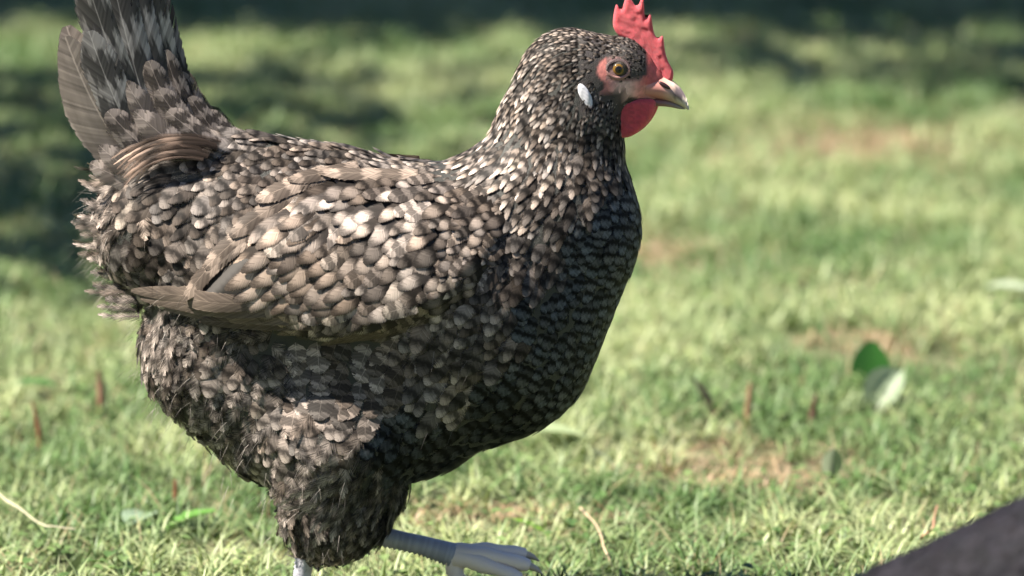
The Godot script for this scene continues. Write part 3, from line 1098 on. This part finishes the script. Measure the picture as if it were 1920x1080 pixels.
func make_tail(hen: Node3D) -> void:
	# big quill feathers in a narrow tent: near side, far side
	var quills := [
		# root X, Y, bend X, Y, tip X, Y, Z of root, Z of tip, width, tone, turn
		[300, 335, 200, 260, 136, 70, 34, 62, 128, 1.6, 0.2],
		[315, 320, 240, 180, 168, -62, 36, 60, 82, 0.98, 0.0],
		[322, 310, 262, 160, 212, -96, 33, 52, 84, 0.92, 0.0],
		[335, 300, 284, 140, 238, -110, 28, 44, 82, 0.86, 0.0],
		[352, 290, 308, 140, 272, -95, 20, 32, 78, 0.95, 0.0],
		[372, 290, 338, 160, 288, -70, 10, 16, 60, 0.5, 0.0],
		[310, 340, 235, 230, 180, 60, 40, 66, 80, 0.9, 0.1],
	]
	for side in [-1.0, 1.0]:
		for q in quills:
			if side < 0.0 and q[0] == 372:
				continue
			var b := Buf.new()
			var z0: float = q[6] * side
			var z1: float = q[7] * side
			var sh := -8.0 if side < 0.0 else 0.0
			# both sides of the tent stand at the same heights
			var a := at(q[0] + sh, q[1]) + Vector3(0, q[6] * K * TILT, z0 * K)
			var m := at(q[2] + sh, q[3]) + Vector3(0, q[6] * K * TILT, (z0 + z1) * 0.55 * K)
			var e := at(q[4] + sh, q[5]) + Vector3(0, q[7] * K * TILT, z1 * K)
			var tone: float = q[9] * rng.randf_range(0.95, 1.05)
			long_feather(b, a, m, e, q[8] * K, Vector3(0.1 - q[10], 0.12, side), FLIGHT if q[10] == 0.2 else TAIL, Color(tone * 0.88, tone * 0.98, tone * 1.08), 0.07, 16, 8)
			add_mesh("tail_feather", b.mesh(M.feather), hen)
	# tail coverts folded over their roots, then the arched brown tuft in front
	var cov := [
		[395, 262, 340, 190, 318, 92, 26, 46, 0.85], [372, 275, 320, 200, 288, 112, 40, 54, 0.95], [420, 258, 372, 205, 345, 132, 14, 40, 0.75],
		[350, 300, 290, 230, 246, 150, 50, 60, 1.0], [402, 285, 345, 225, 305, 165, 48, 56, 0.95], [340, 320, 270, 270, 212, 205, 58, 62, 0.95],
		[435, 272, 390, 225, 362, 178, 24, 42, 0.85], [385, 310, 320, 255, 262, 205, 64, 58, 1.05], [430, 290, 375, 245, 322, 205, 52, 52, 0.95],
		[325, 345, 250, 320, 196, 268, 62, 54, 1.05], [455, 270, 420, 235, 392, 205, 18, 40, 0.9], [300, 350, 230, 330, 178, 300, 58, 50, 1.1],
	]
	for c in cov:
		for side in [1.0, -1.0]:
			var b := Buf.new()
			var up := Vector3(0, c[6] * K * TILT, 0)
			var zz := Vector3(0, 0, c[6] * K * side)
			long_feather(b, at(c[0], c[1]) + up + zz, at(c[2], c[3]) + up + zz * 1.15, at(c[4], c[5]) + up + zz * 1.1, c[7] * K, Vector3(0, 0.25, side), TAIL if c[8] < 0.96 else TERTIAL, Color(c[8], c[8] * 1.0, c[8] * 1.02) * 0.82, 0.12, 9, 6)
			add_mesh("tail_covert_feather", b.mesh(M.feather), hen)
	for k in 22:
		var t := k / 21.0
		var a := at(415.0 - 25.0 * t + rng.randf_range(-14, 14), 262.0 + 34.0 * t, 62.0 + 34.0 * t)
		var m := at(312.0 + rng.randf_range(-22, 22), 226.0 + 50.0 * t + rng.randf_range(-6, 6), 80.0 + 30.0 * t)
		var e := at(232.0 + 22.0 * t + rng.randf_range(-14, 14), 292.0 + 50.0 * t + rng.randf_range(-12, 12), 84.0 + 26.0 * t)
		for side in [1.0, -1.0]:
			var b := Buf.new()
			var f := Vector3(1, 1, side)
			long_feather(b, a * f, m * f, e * f, rng.randf_range(12.0, 20.0) * K, Vector3(0, 0.6, side), HACKLE if k % 3 else FLUFF, Color(0.62, 0.52, 0.46) * rng.randf_range(0.3, 1.2), 0.2, 9, 4, rng.randf_range(-0.5, 0.5))
			add_mesh("curled_covert_feather", b.mesh(M.feather), hen)
	# loose pale tipped tufts under the tail
	for k in 26:
		var t := k / 25.0
		var x := lerpf(238.0, 262.0, t) - 34.0 * sin(PI * t) + rng.randf_range(-10, 24)
		var y := lerpf(300.0, 585.0, t)
		for side in [1.0, -1.0]:
			var z: float = rng.randf_range(8.0, 60.0)
			var b := Buf.new()
			var L := rng.randf_range(48.0, 84.0)
			var down_ := rng.randf_range(-6.0, 26.0)
			var zz := Vector3(0, z * K * TILT, z * K * side)
			long_feather(b, at(x, y) + zz, at(x - L * 0.6, y + down_ * 1.2) + zz, at(x - L, y + down_ * 0.6 - 4.0) + zz * 1.1, rng.randf_range(22.0, 36.0) * K, Vector3(rng.randf_range(-0.4, 0.4), 0.5, side), FLUFF, Color(1.15, 1.08, 1.03) * rng.randf_range(0.6, 1.5), 0.15, 8, 6, rng.randf_range(-0.6, 0.6))
			add_mesh("vent_feather", b.mesh(M.feather), hen)


func plate(outline: PackedVector2Array, thick: float, z: float, col: Callable, step := 3.0) -> Buf:
	# a fleshy plate with the given outline, thickest in its middle and rounded towards the rim
	var b := Buf.new()
	var lumps := FastNoiseLite.new()
	lumps.seed = 8
	lumps.frequency = 0.045
	lumps.fractal_octaves = 3
	var lo := outline[0]
	var hi := outline[0]
	for p in outline:
		lo = lo.min(p)
		hi = hi.max(p)
	var nx := int((hi.x - lo.x) / step) + 2
	var ny := int((hi.y - lo.y) / step) + 2
	for side in [1.0, -1.0]:
		var id := {}
		for y in ny + 1:
			for x in nx + 1:
				var p := lo + Vector2(x - 0.5, y - 0.5) * step
				var inside := Geometry2D.is_point_in_polygon(p, outline)
				var d := 1e9
				var q := p
				for k in outline.size():
					var c := Geometry2D.get_closest_point_to_segment(p, outline[k], outline[(k + 1) % outline.size()])
					if p.distance_to(c) < d:
						d = p.distance_to(c)
						q = c
				if not inside:
					if d > step * 1.5:
						continue
					p = q
					d = 0.0
				var hgt := thick * sqrt(clampf(d / (thick * 1.6), 0.0, 1.0) * (2.0 - clampf(d / (thick * 1.6), 0.0, 1.0)))
				hgt *= 1.0 + 0.22 * lumps.get_noise_2d(p.x, p.y) + 0.10 * (hash1(int(p.x * 0.4), int(p.y * 0.4)) - 0.5)
				id[Vector2i(x, y)] = b.put(at(p.x, p.y, z) + Vector3(0, 0, side * hgt * K), Vector3(0, 0, side), p * 0.02, col.call(p))
		for k in id:
			var a: Variant = id.get(k + Vector2i(1, 0))
			var c: Variant = id.get(k + Vector2i(0, 1))
			var e: Variant = id.get(k + Vector2i(1, 1))
			if a != null and e != null and c != null:
				b.tri(id[k], a, e)
				b.tri(id[k], e, c)
	# normals from the faces
	var acc := PackedVector3Array()
	acc.resize(b.v.size())
	for t in range(0, b.i.size(), 3):
		var f := -(b.v[b.i[t + 1]] - b.v[b.i[t]]).cross(b.v[b.i[t + 2]] - b.v[b.i[t]])
		for j in 3:
			acc[b.i[t + j]] += f
	for k in b.v.size():
		if acc[k].length() > 0.0:
			b.n[k] = acc[k].normalized()
	return b


func smooth_outline(pts: Array, per := 4) -> PackedVector2Array:
	var out := PackedVector2Array()
	var n := pts.size()
	for k in n:
		for j in per:
			out.append(pts[k].cubic_interpolate(pts[(k + 1) % n], pts[(k + n - 1) % n], pts[(k + 2) % n], float(j) / per))
	return out


func blob(c: Vector3, r: Vector3, col: Color, basis := Basis()) -> Buf:
	var b := Buf.new()
	var R := 14
	var S := 20
	for i in R + 1:
		for j in S:
			var th := PI * i / R
			var ph := TAU * j / S
			var d := Vector3(sin(th) * cos(ph), cos(th), sin(th) * sin(ph))
			b.put(c + basis * (d * r), (basis * (d / r)).normalized(), Vector2(float(j) / S, float(i) / R), col)
	for i in R:
		for j in S:
			var a := i * S + j
			var e := i * S + (j + 1) % S
			b.tri(a, e, a + S)
			b.tri(e, e + S, a + S)
	return b


func lobe(p: Vector3, side: float) -> Buf:
	# a thin wrinkled flap, narrowing downwards, pinkish at its lower end
	var b := blob(p, Vector3(10.5, 28, 4.5) * K, Color.WHITE, Basis(Vector3(0, 0, 1), 0.42))
	for k in b.v.size():
		var d := (b.v[k] - p) / K
		var t := clampf((-d.y - 2.0) / 20.0, 0.0, 1.0)
		var w := sin(d.y * 0.9 + d.x * 0.5) * 0.5 + sin(d.x * 1.7 - d.y * 0.4) * 0.4
		b.v[k] += Vector3(d.x * -0.25 * t, 0, side * w * 0.35) * K
		b.n[k] = (b.n[k] + Vector3(cos(d.y * 0.9 + d.x * 0.5) * 0.08, cos(d.y * 0.9) * 0.1, 0)).normalized()
		b.c[k] = Color(0.50, 0.50, 0.54).lerp(Color(0.50, 0.32, 0.32), smoothstep(0.5, 1.0, t))
	return b


func make_head(hen: Node3D) -> void:
	# single comb with its points
	var comb := smooth_outline([Vector2(1152, 58), Vector2(1147, 40), Vector2(1153, 8), Vector2(1163, 18), Vector2(1172, -8), Vector2(1183, 2), Vector2(1192, 12), Vector2(1203, -6), Vector2(1207, 34), Vector2(1217, 26), Vector2(1223, 58), Vector2(1231, 70), Vector2(1240, 66), Vector2(1244, 92), Vector2(1250, 112), Vector2(1260, 132), Vector2(1256, 150), Vector2(1238, 154), Vector2(1218, 144), Vector2(1202, 116), Vector2(1184, 86), Vector2(1166, 72)], 4)
	var red := func(p: Vector2) -> Color:
		var s := 0.85 + 0.3 * hash1(int(p.x * 0.25), int(p.y * 0.25))
		return Color(0.60 * s, 0.066 * s, 0.086 * s)
	add_mesh("comb", plate(comb, 6.0, 0.0, red, 2.5).mesh(M.comb), hen)
	# wattles, near and far
	var wattle := smooth_outline([Vector2(1160, 196), Vector2(1190, 186), Vector2(1222, 186), Vector2(1224, 204), Vector2(1208, 230), Vector2(1184, 248), Vector2(1160, 250), Vector2(1144, 236), Vector2(1140, 212)], 4)
	for k in wattle.size():
		wattle[k] = Vector2(1180, 216) + (wattle[k] - Vector2(1182, 216)) * 1.08
	add_mesh("wattle", plate(wattle, 7.0, 20.0, red, 3.0).mesh(M.comb), hen)
	var far := PackedVector2Array()
	for p in wattle:
		far.append(p + Vector2(6, -4))
	add_mesh("wattle", plate(far, 7.0, -16.0, red, 3.0).mesh(M.comb), hen)
	# ear lobes
	for side in [1.0, -1.0]:
		var p := hit(1096, 181)
		p.z *= side
		add_mesh("ear_lobe", lobe(p, side).mesh(M.down), hen)
	# eyes: ball with iris and pupil, between two lids
	for side in [1.0, -1.0]:
		var c := hit(1156, 129)
		var o := c - Vector3(0, 0, 10.0 * K)
		var f := Vector3(1, 1, side)
		var eye := add_mesh("eye", blob(o * f, Vector3(20, 20, 14) * K, Color(0.03, 0.02, 0.015)).mesh(M.skin), hen)
		add_mesh("iris", blob((o + Vector3(0.5, 0.3, 8.0) * K) * f, Vector3(12.0, 12.0, 7.5) * K, Color.WHITE).mesh(M.iris), eye)
		add_mesh("pupil", blob((o + Vector3(1.0, 0.5, 12.5) * K) * f, Vector3(7.2, 7.2, 4.2) * K, Color.WHITE).mesh(M.pupil), eye)
		for lid in [0, 1]:
			var pts := PackedVector3Array()
			var rad := PackedFloat32Array()
			for k in 13:
				var a := PI * k / 12.0 * (1.0 if lid == 0 else -1.0) + 0.12
				var q := hit(1156 + 21.0 * cos(a), 129 - 15.5 * sin(a))
				q.z = maxf(q.z, o.z + 3.0 * K)
				pts.append(q * f)
				rad.append((6.0 if lid == 0 else 3.6) * K * (0.45 + 0.55 * sin(PI * k / 12.0)))
			var lb := Buf.new()
			tube(lb, pts, rad, 8, Color(0.06, 0.035, 0.032) if lid == 0 else Color(0.30, 0.16, 0.14))
			add_mesh("eyelid", lb.mesh(M.skin), eye)
	# beak: an arched upper half hooked over the lower one
	for half in 2:
		var b := Buf.new()
		var N := 12
		var S := 16
		var top := [Vector2(1212, 132), Vector2(1240, 138), Vector2(1259, 148), Vector2(1274, 161), Vector2(1285, 179), Vector2(1290, 200)]
		var low := [Vector2(1205, 180), Vector2(1232, 181), Vector2(1254, 186), Vector2(1267, 191), Vector2(1279, 197), Vector2(1288, 202)]
		if half == 1:
			top = [Vector2(1196, 176), Vector2(1225, 178), Vector2(1245, 181), Vector2(1258, 185), Vector2(1270, 191), Vector2(1282, 198)]
			low = [Vector2(1196, 196), Vector2(1225, 194), Vector2(1244, 195), Vector2(1258, 197), Vector2(1270, 200), Vector2(1282, 201)]
		for i in N + 1:
			var t := float(i) / N * 4.999
			var k := int(t)
			var u: Vector2 = top[k].lerp(top[k + 1], t - k)
			var l: Vector2 = low[k].lerp(low[k + 1], t - k)
			var c := (u + l) * 0.5
			var w := lerpf(26.0 if half == 0 else 20.0, 2.0, pow(float(i) / N, 1.25))
			for j in S:
				var a := TAU * j / S
				var q: Vector2 = c + (u - l) * 0.5 * sin(a)
				var zz := w * cos(a) * (1.0 - 0.25 * maxf(0.0, sin(a)))
				var tip: float = clampf((q.x - 1236.0) / 36.0, 0.0, 1.0)
				var blotch := smoothstep(0.35, 0.75, 1.0 - Vector2((q.x - 1273.0) / 30.0, (q.y - 168.0) / 20.0).length() + 0.35 * hash1(int(q.x / 5.0), int(q.y / 5.0)))
				var col := Color(0.46, 0.20, 0.17).lerp(Color(0.50, 0.44, 0.36), tip)
				if half == 1:
					col = col * 0.45
				if half == 0:
					col = col.lerp(Color(0.07, 0.055, 0.06), blotch * 0.95)
				b.put(at(q.x, q.y) + Vector3(0, 0, zz * K), (Vector3((u - l).y * 0.0, 1, 0) * sin(a) * 1.2 + Vector3(0, 0, cos(a)) + Vector3(0.3 * float(i) / N, 0, 0)).normalized(), Vector2(float(i) / N, float(j) / S), col)
		for i in N:
			for j in S:
				var a := i * S + j
				var e := i * S + (j + 1) % S
				b.tri(a, e, a + S)
				b.tri(e, e + S, a + S)
		add_mesh("upper_beak" if half == 0 else "lower_beak", b.mesh(M.horn), hen)
	for side in [1.0, -1.0]:
		add_mesh("nostril", blob(at(1243, 157) + Vector3(0, 19.0 * K * TILT, 19.0 * K * side), Vector3(13, 4.0, 5) * K, Color(0.03, 0.015, 0.014), Basis(Vector3(0, 0, 1), -0.55)).mesh(M.horn), hen)


func shank(hen: Node3D, pts: Array, r: float, toes: Array, tone: Color) -> void:
	# scaled shank with its toes and claws
	var leg := Buf.new()
	var p := PackedVector3Array()
	var rad := PackedFloat32Array()
	var cols := PackedColorArray()
	var n := 44
	for k in n + 1:
		var t := float(k) / n * (pts.size() - 1.001)
		var q := int(t)
		p.append(pts[q].lerp(pts[q + 1], t - q))
		rad.append(r * (1.12 - 0.25 * sin(PI * k / n)))
		var s := rng.randf_range(0.85, 1.15)
		cols.append(Color(tone.r * s, tone.g * s, tone.b * s))
	tube(leg, p, rad, 14, tone, cols, 0.9, 0.09)
	var o := add_mesh("leg", leg.mesh(M.scale), hen)
	for toe in toes:
		var b := Buf.new()
		var tp := PackedVector3Array()
		var tr := PackedFloat32Array()
		var tc := PackedColorArray()
		for k in 15:
			var t := k / 14.0
			tp.append(toe[0].lerp(toe[1], t).lerp(toe[1].lerp(toe[2], t), t))
			tr.append(r * (1.0 - 0.42 * t) * (1.0 + 0.10 * sin(t * 16.0)))
			var s: float = rng.randf_range(0.9, 1.1)
			tc.append(Color(tone.r * s, tone.g * s, tone.b * s).lerp(Color(0.78, 0.67, 0.59), 0.94))
		tube(b, tp, tr, 10, tone, tc, 0.9, 0.05)
		var m := add_mesh("toe", b.mesh(M.scale), o)
		var claw := Buf.new()
		var d: Vector3 = (toe[2] - toe[1]).normalized()
		tube(claw, PackedVector3Array([toe[2], toe[2] + d * r * 0.7 + Vector3(0, -0.0008, 0), toe[2] + d * r * 1.3 + Vector3(0, -0.0035, 0)]), PackedFloat32Array([r * 0.38, r * 0.26, r * 0.05]), 8, Color(0.42, 0.36, 0.29))
		add_mesh("claw", claw.mesh(M.horn), m)


func make_legs(hen: Node3D) -> void:
	var blue := Color(0.30, 0.31, 0.35)
	var r := 19.0 * K
	# near leg straight down to the ground below the frame
	var z := 70.0 * K
	var foot := Vector3(at(562, 0).x, 0.010, z)
	shank(hen, [at(576, 990) + Vector3(0, 0, z), at(566, 1050) + Vector3(0, 0, z), Vector3(at(562, 0).x, 0.05, z), foot], r, [
		[foot, foot + Vector3(0.03, 0.012, 0.002), foot + Vector3(0.068, -0.004, 0.002)], [foot, foot + Vector3(0.024, 0.012, 0.018), foot + Vector3(0.05, -0.004, 0.036)],
		[foot, foot + Vector3(0.024, 0.012, -0.018), foot + Vector3(0.05, -0.004, -0.032)], [foot, foot + Vector3(-0.014, 0.008, -0.004), foot + Vector3(-0.03, -0.003, -0.008)]], Color(0.36, 0.36, 0.40))
	# far leg swung forward, the foot off the ground
	var y := -60.0
	var f2 := at(848, 1040, y)
	shank(hen, [at(672, 992, y), at(720, 1006, y), at(790, 1022, y), f2], 21.0 * K, [
		[f2, at(905, 1034, y + 4), at(992, 1060, y + 6)], [f2, at(900, 1052, y + 16), at(975, 1084, y + 22)],
		[f2, at(908, 1028, y - 12), at(985, 1040, y - 18)], [f2, at(846, 1070, y), at(868, 1100, y)]], blue)


# ---------------------------------------------------------------- the other hen, only its back in the corner
func make_second_hen() -> void:
	var hen := thing("hen", Vector3(0.343, -0.004, 0.62), "slate black hen bent down in the bottom right corner", "hen", "hens on the lawn")
	prim.clear()
	bump.clear()
	var tilt := func(x: float, y: float) -> Vector2:
		return Vector2(560.0 + x / K, 1200.0 - y / KY)
	var add := func(x0: float, y0: float, r0: float, x1: float, y1: float, r1: float, w: float, z := 0.0) -> void:
		var a: Vector2 = tilt.call(x0, y0)
		var e: Vector2 = tilt.call(x1, y1)
		bone(a.x, a.y, z, r0 / K, e.x, e.y, z, r1 / K, w)
	add.call(-0.08, 0.155, 0.075, 0.07, 0.208, 0.095, 0.86)     # trunk, rump high
	add.call(-0.08, 0.155, 0.07, -0.16, 0.11, 0.045, 0.8)       # neck reaching down
	add.call(-0.16, 0.11, 0.045, -0.215, 0.05, 0.028, 0.7)
	add.call(-0.215, 0.05, 0.026, -0.235, 0.03, 0.018, 0.65)    # head
	add.call(0.07, 0.208, 0.09, 0.165, 0.27, 0.035, 0.7)        # tail root
	add.call(0.03, 0.16, 0.06, 0.02, 0.085, 0.022, 0.8, 80.0)   # thighs
	add.call(0.03, 0.16, 0.06, 0.02, 0.085, 0.022, 0.8, -80.0)
	var b := Buf.new()
	surface_nets(Vector3(-0.29, 0.0, -0.11), Vector3(0.23, 0.36, 0.11), 0.009, b, func(_p: Vector3) -> Color: return Color(0.02, 0.02, 0.022))
	add_mesh("body", b.mesh(M.skin), hen)
	var coat := Buf.new()
	for t in range(0, b.i.size(), 3):
		for k in 1:
			if rng.randf() < 0.45:
				continue
			var p := (b.v[b.i[t]] + b.v[b.i[t + 1]] + b.v[b.i[t + 2]]) / 3.0
			var n := b.n[b.i[t]]
			var dir := Vector3(0.85, 0.42, 0.0) + Vector3(rng.randfn(), rng.randfn(), rng.randfn()) * 0.15
			if p.y < 0.17:
				dir = Vector3(0.5, -0.8, 0.0) if p.x > -0.05 else Vector3(0.7, 0.5, 0)
			var s := rng.randf_range(0.5, 1.0)
			var small := 0.55 if p.x < -0.13 else 1.0
			feather(coat, p, n, dir, 0.026 * small, 0.018 * small, FLIGHT, Color(0.075 * s, 0.085 * s, 0.125 * s), -0.0008, 0.003, 0.13, true, 0.0, 4, 4)
	tag(add_mesh("plumage", coat.mesh(M.dark_feather), hen), "", "", "", "stuff")
	for side in [-1.0, 1.0]:
		for k in 5:
			var q := Buf.new()
			var a := Vector3(0.13, 0.255, 0.008 * side)
			long_feather(q, a, a + Vector3(0.05 + 0.008 * k, 0.05 - 0.006 * k, 0.012 * side), a + Vector3(0.10 + 0.012 * k, 0.12 - 0.022 * k, 0.02 * side), 0.03, Vector3(0, 0.2, side), TAIL, Color(0.3, 0.3, 0.34), 0.07, 10, 4)
			add_mesh("tail_feather", q.mesh(M.feather), hen)
		var l := Buf.new()
		tube(l, PackedVector3Array([Vector3(0.02, 0.09, 0.032 * side), Vector3(0.035, 0.05, 0.032 * side), Vector3(0.015, 0.008, 0.032 * side)]), PackedFloat32Array([0.009, 0.007, 0.008]), 10, Color(0.2, 0.2, 0.22))
		var leg := add_mesh("leg", l.mesh(M.scale), hen)
		for ang in [-0.5, 0.0, 0.5, 3.1]:
			var tb := Buf.new()
			var f := Vector3(0.015, 0.008, 0.032 * side)
			var d := Vector3(-cos(ang), 0, sin(ang)) * (0.055 if ang < 3.0 else 0.025)
			tube(tb, PackedVector3Array([f, f + d * 0.5 + Vector3(0, 0.003, 0), f + d]), PackedFloat32Array([0.006, 0.005, 0.003]), 8, Color(0.2, 0.2, 0.22))
			add_mesh("toe", tb.mesh(M.scale), leg)
	var bk := Buf.new()
	tube(bk, PackedVector3Array([Vector3(-0.24, 0.028, 0), Vector3(-0.255, 0.016, 0), Vector3(-0.266, 0.004, 0)]), PackedFloat32Array([0.010, 0.007, 0.001]), 10, Color(0.35, 0.3, 0.25))
	add_mesh("beak", bk.mesh(M.horn), hen)


# ---------------------------------------------------------------- single leaves and stalks in the lawn
func lawn(X: float, Y: float, h := 0.0) -> Vector3:
	# the place on the lawn that was read at X, Y of the 1920 by 1080 photograph
	var ang := deg_to_rad(12.0) + atan((Y - 540.0) * 0.0001)
	var d := (1.1055 - h) / tan(ang)
	var along := d * cos(deg_to_rad(12.0)) + (1.1055 - h) * sin(deg_to_rad(12.0))
	return Vector3((X - 960.0) * 0.0001 * along, h, 3.913 - d)


func lawn_leaf(label: String, X: float, Y: float, h: float, d: Vector3, L: float, W: float, col: Color, hint := Vector3.UP, fold := 0.15, curl := 0.15, teeth := 0.0, group := "") -> void:
	var o := Node3D.new()
	var b := Buf.new()
	d = d.normalized()
	leaf(b, -d * (L * 0.5) + Vector3(0, h, 0), d, L, W, fold, col, 10, curl, hint, teeth)
	var p := lawn(X, Y, h)
	o.free()
	var m := add_mesh("leaf", b.mesh(M.blade), self)
	m.position = Vector3(p.x, 0, p.z)
	tag(m, label, "leaf", "single leaves in the lawn")


func stalk(called: String, label: String, category: String, pts: Array, r: float, col: Color, group := "") -> void:
	# pts: X, Y, height above the soil
	var base := lawn(pts[0][0], pts[0][1], pts[0][2])
	base.y = 0.0
	var p := PackedVector3Array()
	var rad := PackedFloat32Array()
	var n := 10
	for k in n + 1:
		var t := float(k) / n * (pts.size() - 1.001)
		var q := int(t)
		var a := lawn(pts[q][0], pts[q][1], pts[q][2])
		var e := lawn(pts[q + 1][0], pts[q + 1][1], pts[q + 1][2])
		p.append(a.lerp(e, t - q) - base + Vector3(rng.randf_range(-1, 1), rng.randf_range(-1, 1), rng.randf_range(-1, 1)) * r * 0.5)
		rad.append(r * rng.randf_range(0.75, 1.2) * (1.0 - 0.45 * k / n))
	var b := Buf.new()
	tube(b, p, rad, 7, col)
	var m := add_mesh(called, b.mesh(M.scale), self)
	m.position = base
	tag(m, label, category, "stray straws on the grass" if called == "dry_stalk" else "stiff stems in the lawn")


func upright(called: String, label: String, category: String, X: float, Y: float, tall: float, lean: float, r: float, col: Color, group := "") -> void:
	# a stiff stem rooted where it meets the grass at X, Y
	var b := Buf.new()
	var p := PackedVector3Array()
	var rad := PackedFloat32Array()
	for k in 8:
		var t := k / 7.0
		p.append(Vector3(lean * tall * t * t, tall * t, rng.randf_range(-1, 1) * r * 0.4))
		rad.append(r * rng.randf_range(0.8, 1.25) * (1.0 + 0.5 * sin(PI * t) - 0.5 * t))
	tube(b, p, rad, 7, col)
	var m := add_mesh(called, b.mesh(M.scale), self)
	m.position = lawn(X, Y)
	tag(m, label, category, "stray straws on the grass" if called == "dry_stalk" else "stiff stems in the lawn")


func make_lawn_things() -> void:
	lawn_leaf("dark green oval leaf standing upright at the right of the lawn", 1631, 690, 0.026, Vector3(0.15, 1.0, -0.25), 0.050, 0.038, Color(0.03, 0.12, 0.012), Vector3(0.25, 0.15, 1), 0.08, 0.1)
	lawn_leaf("whitish folded dry leaf lying against the dark green leaf", 1657, 735, 0.022, Vector3(-0.55, -0.6, 0.45), 0.050, 0.034, Color(0.17, 0.22, 0.14), Vector3(0.1, 0.8, 0.6), 0.5, 0.25)
	lawn_leaf("pale leaf lying flat at the right edge of the view", 1898, 538, 0.022, Vector3(1, 0.05, 0.1), 0.05, 0.03, Color(0.30, 0.35, 0.25))
	lawn_leaf("wide pale green leaf lying beneath the breast of the barred hen", 1052, 806, 0.022, Vector3(1, 0.0, -0.25), 0.055, 0.036, Color(0.26, 0.32, 0.17), Vector3.UP, 0.12, 0.2)
	lawn_leaf("pale grey green leaf standing alone in front of the bare patch", 1560, 870, 0.020, Vector3(0.15, 1, 0.1), 0.030, 0.018, Color(0.28, 0.33, 0.22), Vector3(0.1, 0.2, -1), 0.2, 0.15)
	lawn_leaf("toothed bright green leaf in the grass behind the legs of the barred hen", 352, 968, 0.018, Vector3(0.8, 0.45, -0.2), 0.045, 0.018, Color(0.075, 0.19, 0.03), Vector3.UP, 0.2, 0.2, 0.18)
	lawn_leaf("narrow bright green leaf beside the raised foot of the barred hen", 1000, 985, 0.016, Vector3(1, -0.25, 0.2), 0.036, 0.011, Color(0.13, 0.25, 0.03), Vector3.UP, 0.2, 0.2)
	lawn_leaf("bluish grey leaf lying behind the tail side of the barred hen", 262, 965, 0.014, Vector3(-0.3, 0.2, 1), 0.05, 0.028, Color(0.22, 0.30, 0.20))
	lawn_leaf("dark green leaf low at the left edge below the tail", 62, 718, 0.018, Vector3(1, 0.15, 0.1), 0.04, 0.026, Color(0.035, 0.10, 0.02))
	lawn_leaf("grey green leaf at the bottom left corner of the lawn", 140, 1068, 0.014, Vector3(0.2, 0.8, 0.1), 0.034, 0.022, Color(0.13, 0.16, 0.12))
	upright("plant_stem", "blackish brown stem leaning left at the edge of the bare patch", "stem", 1338, 790, 0.040, -0.5, 0.0024, Color(0.055, 0.04, 0.03))
	upright("plant_stem", "short dark brown stem just left of the whitish folded leaf", "stem", 1522, 810, 0.034, 0.1, 0.0028, Color(0.09, 0.05, 0.035))
	upright("plant_stem", "tan brown seed stem between the blackish stem and the short brown one", "stem", 1402, 806, 0.042, 0.05, 0.0027, Color(0.24, 0.15, 0.09))
	upright("plant_stem", "reddish brown stem right of the toothed bright green leaf's tip", "stem", 330, 956, 0.026, 0.0, 0.0020, Color(0.22, 0.06, 0.04))
	upright("plant_stem", "brown seed stem standing left of the hen's thigh", "stem", 192, 790, 0.046, -0.05, 0.0030, Color(0.23, 0.13, 0.085))
	upright("plant_stem", "thin rusty stem leaning left near the left edge", "stem", 76, 842, 0.042, -0.15, 0.0019, Color(0.22, 0.09, 0.05))
	stalk("dry_stalk", "long pale straw curving over the grass at the bottom left", "straw", [[-20, 915, 0.03], [40, 955, 0.03], [80, 985, 0.028], [140, 992, 0.026]], 0.0011, Color(0.46, 0.42, 0.30))
	stalk("dry_stalk", "tan straw lying below the bare soil patch", "straw", [[1085, 950, 0.02], [1120, 985, 0.026], [1135, 1035, 0.02], [1148, 1060, 0.01]], 0.0012, Color(0.44, 0.34, 0.22))
	stalk("dry_stalk", "reddish straw leaning over at the bottom right before the dark hen", "straw", [[1725, 1010, 0.012], [1748, 990, 0.022], [1757, 950, 0.03]], 0.0014, Color(0.34, 0.19, 0.12))
	# single tall blades that stand out from the lawn
	for r in [
		[1168, 905, Vector3(-0.6, 0, -0.1), 0.045, 0.0042, "broad pale blade of grass arching left below the breast", Color(0.42, 0.50, 0.34)],
		[830, 990, Vector3(-0.55, 0, 0.0), 0.048, 0.0028, "light blade of grass leaning left just behind the black belly", Color(0.40, 0.46, 0.22)],
		[905, 950, Vector3(0.35, 0, 0.0), 0.052, 0.0055, "tall green blade of grass leaning right behind the belly", Color(0.11, 0.22, 0.055)],
		[20, 790, Vector3(0.75, 0, 0.0), 0.070, 0.0034, "long yellowish blade of grass leaning right at the left edge", Color(0.36, 0.38, 0.17)],
		[268, 790, Vector3(-0.1, 0, 0.0), 0.045, 0.0040, "straw coloured blade of grass upright beside the hen's thigh", Color(0.46, 0.42, 0.22)]]:
		var b := Buf.new()
		blade(b, Vector3.ZERO, r[2].normalized(), r[3], r[4], 0.75, r[6], 8)
		var m := add_mesh("grass_blade", b.mesh(M.blade), self)
		m.position = lawn(r[0], r[1])
		tag(m, r[5], "grass blade", "tall grass blades in the lawn")
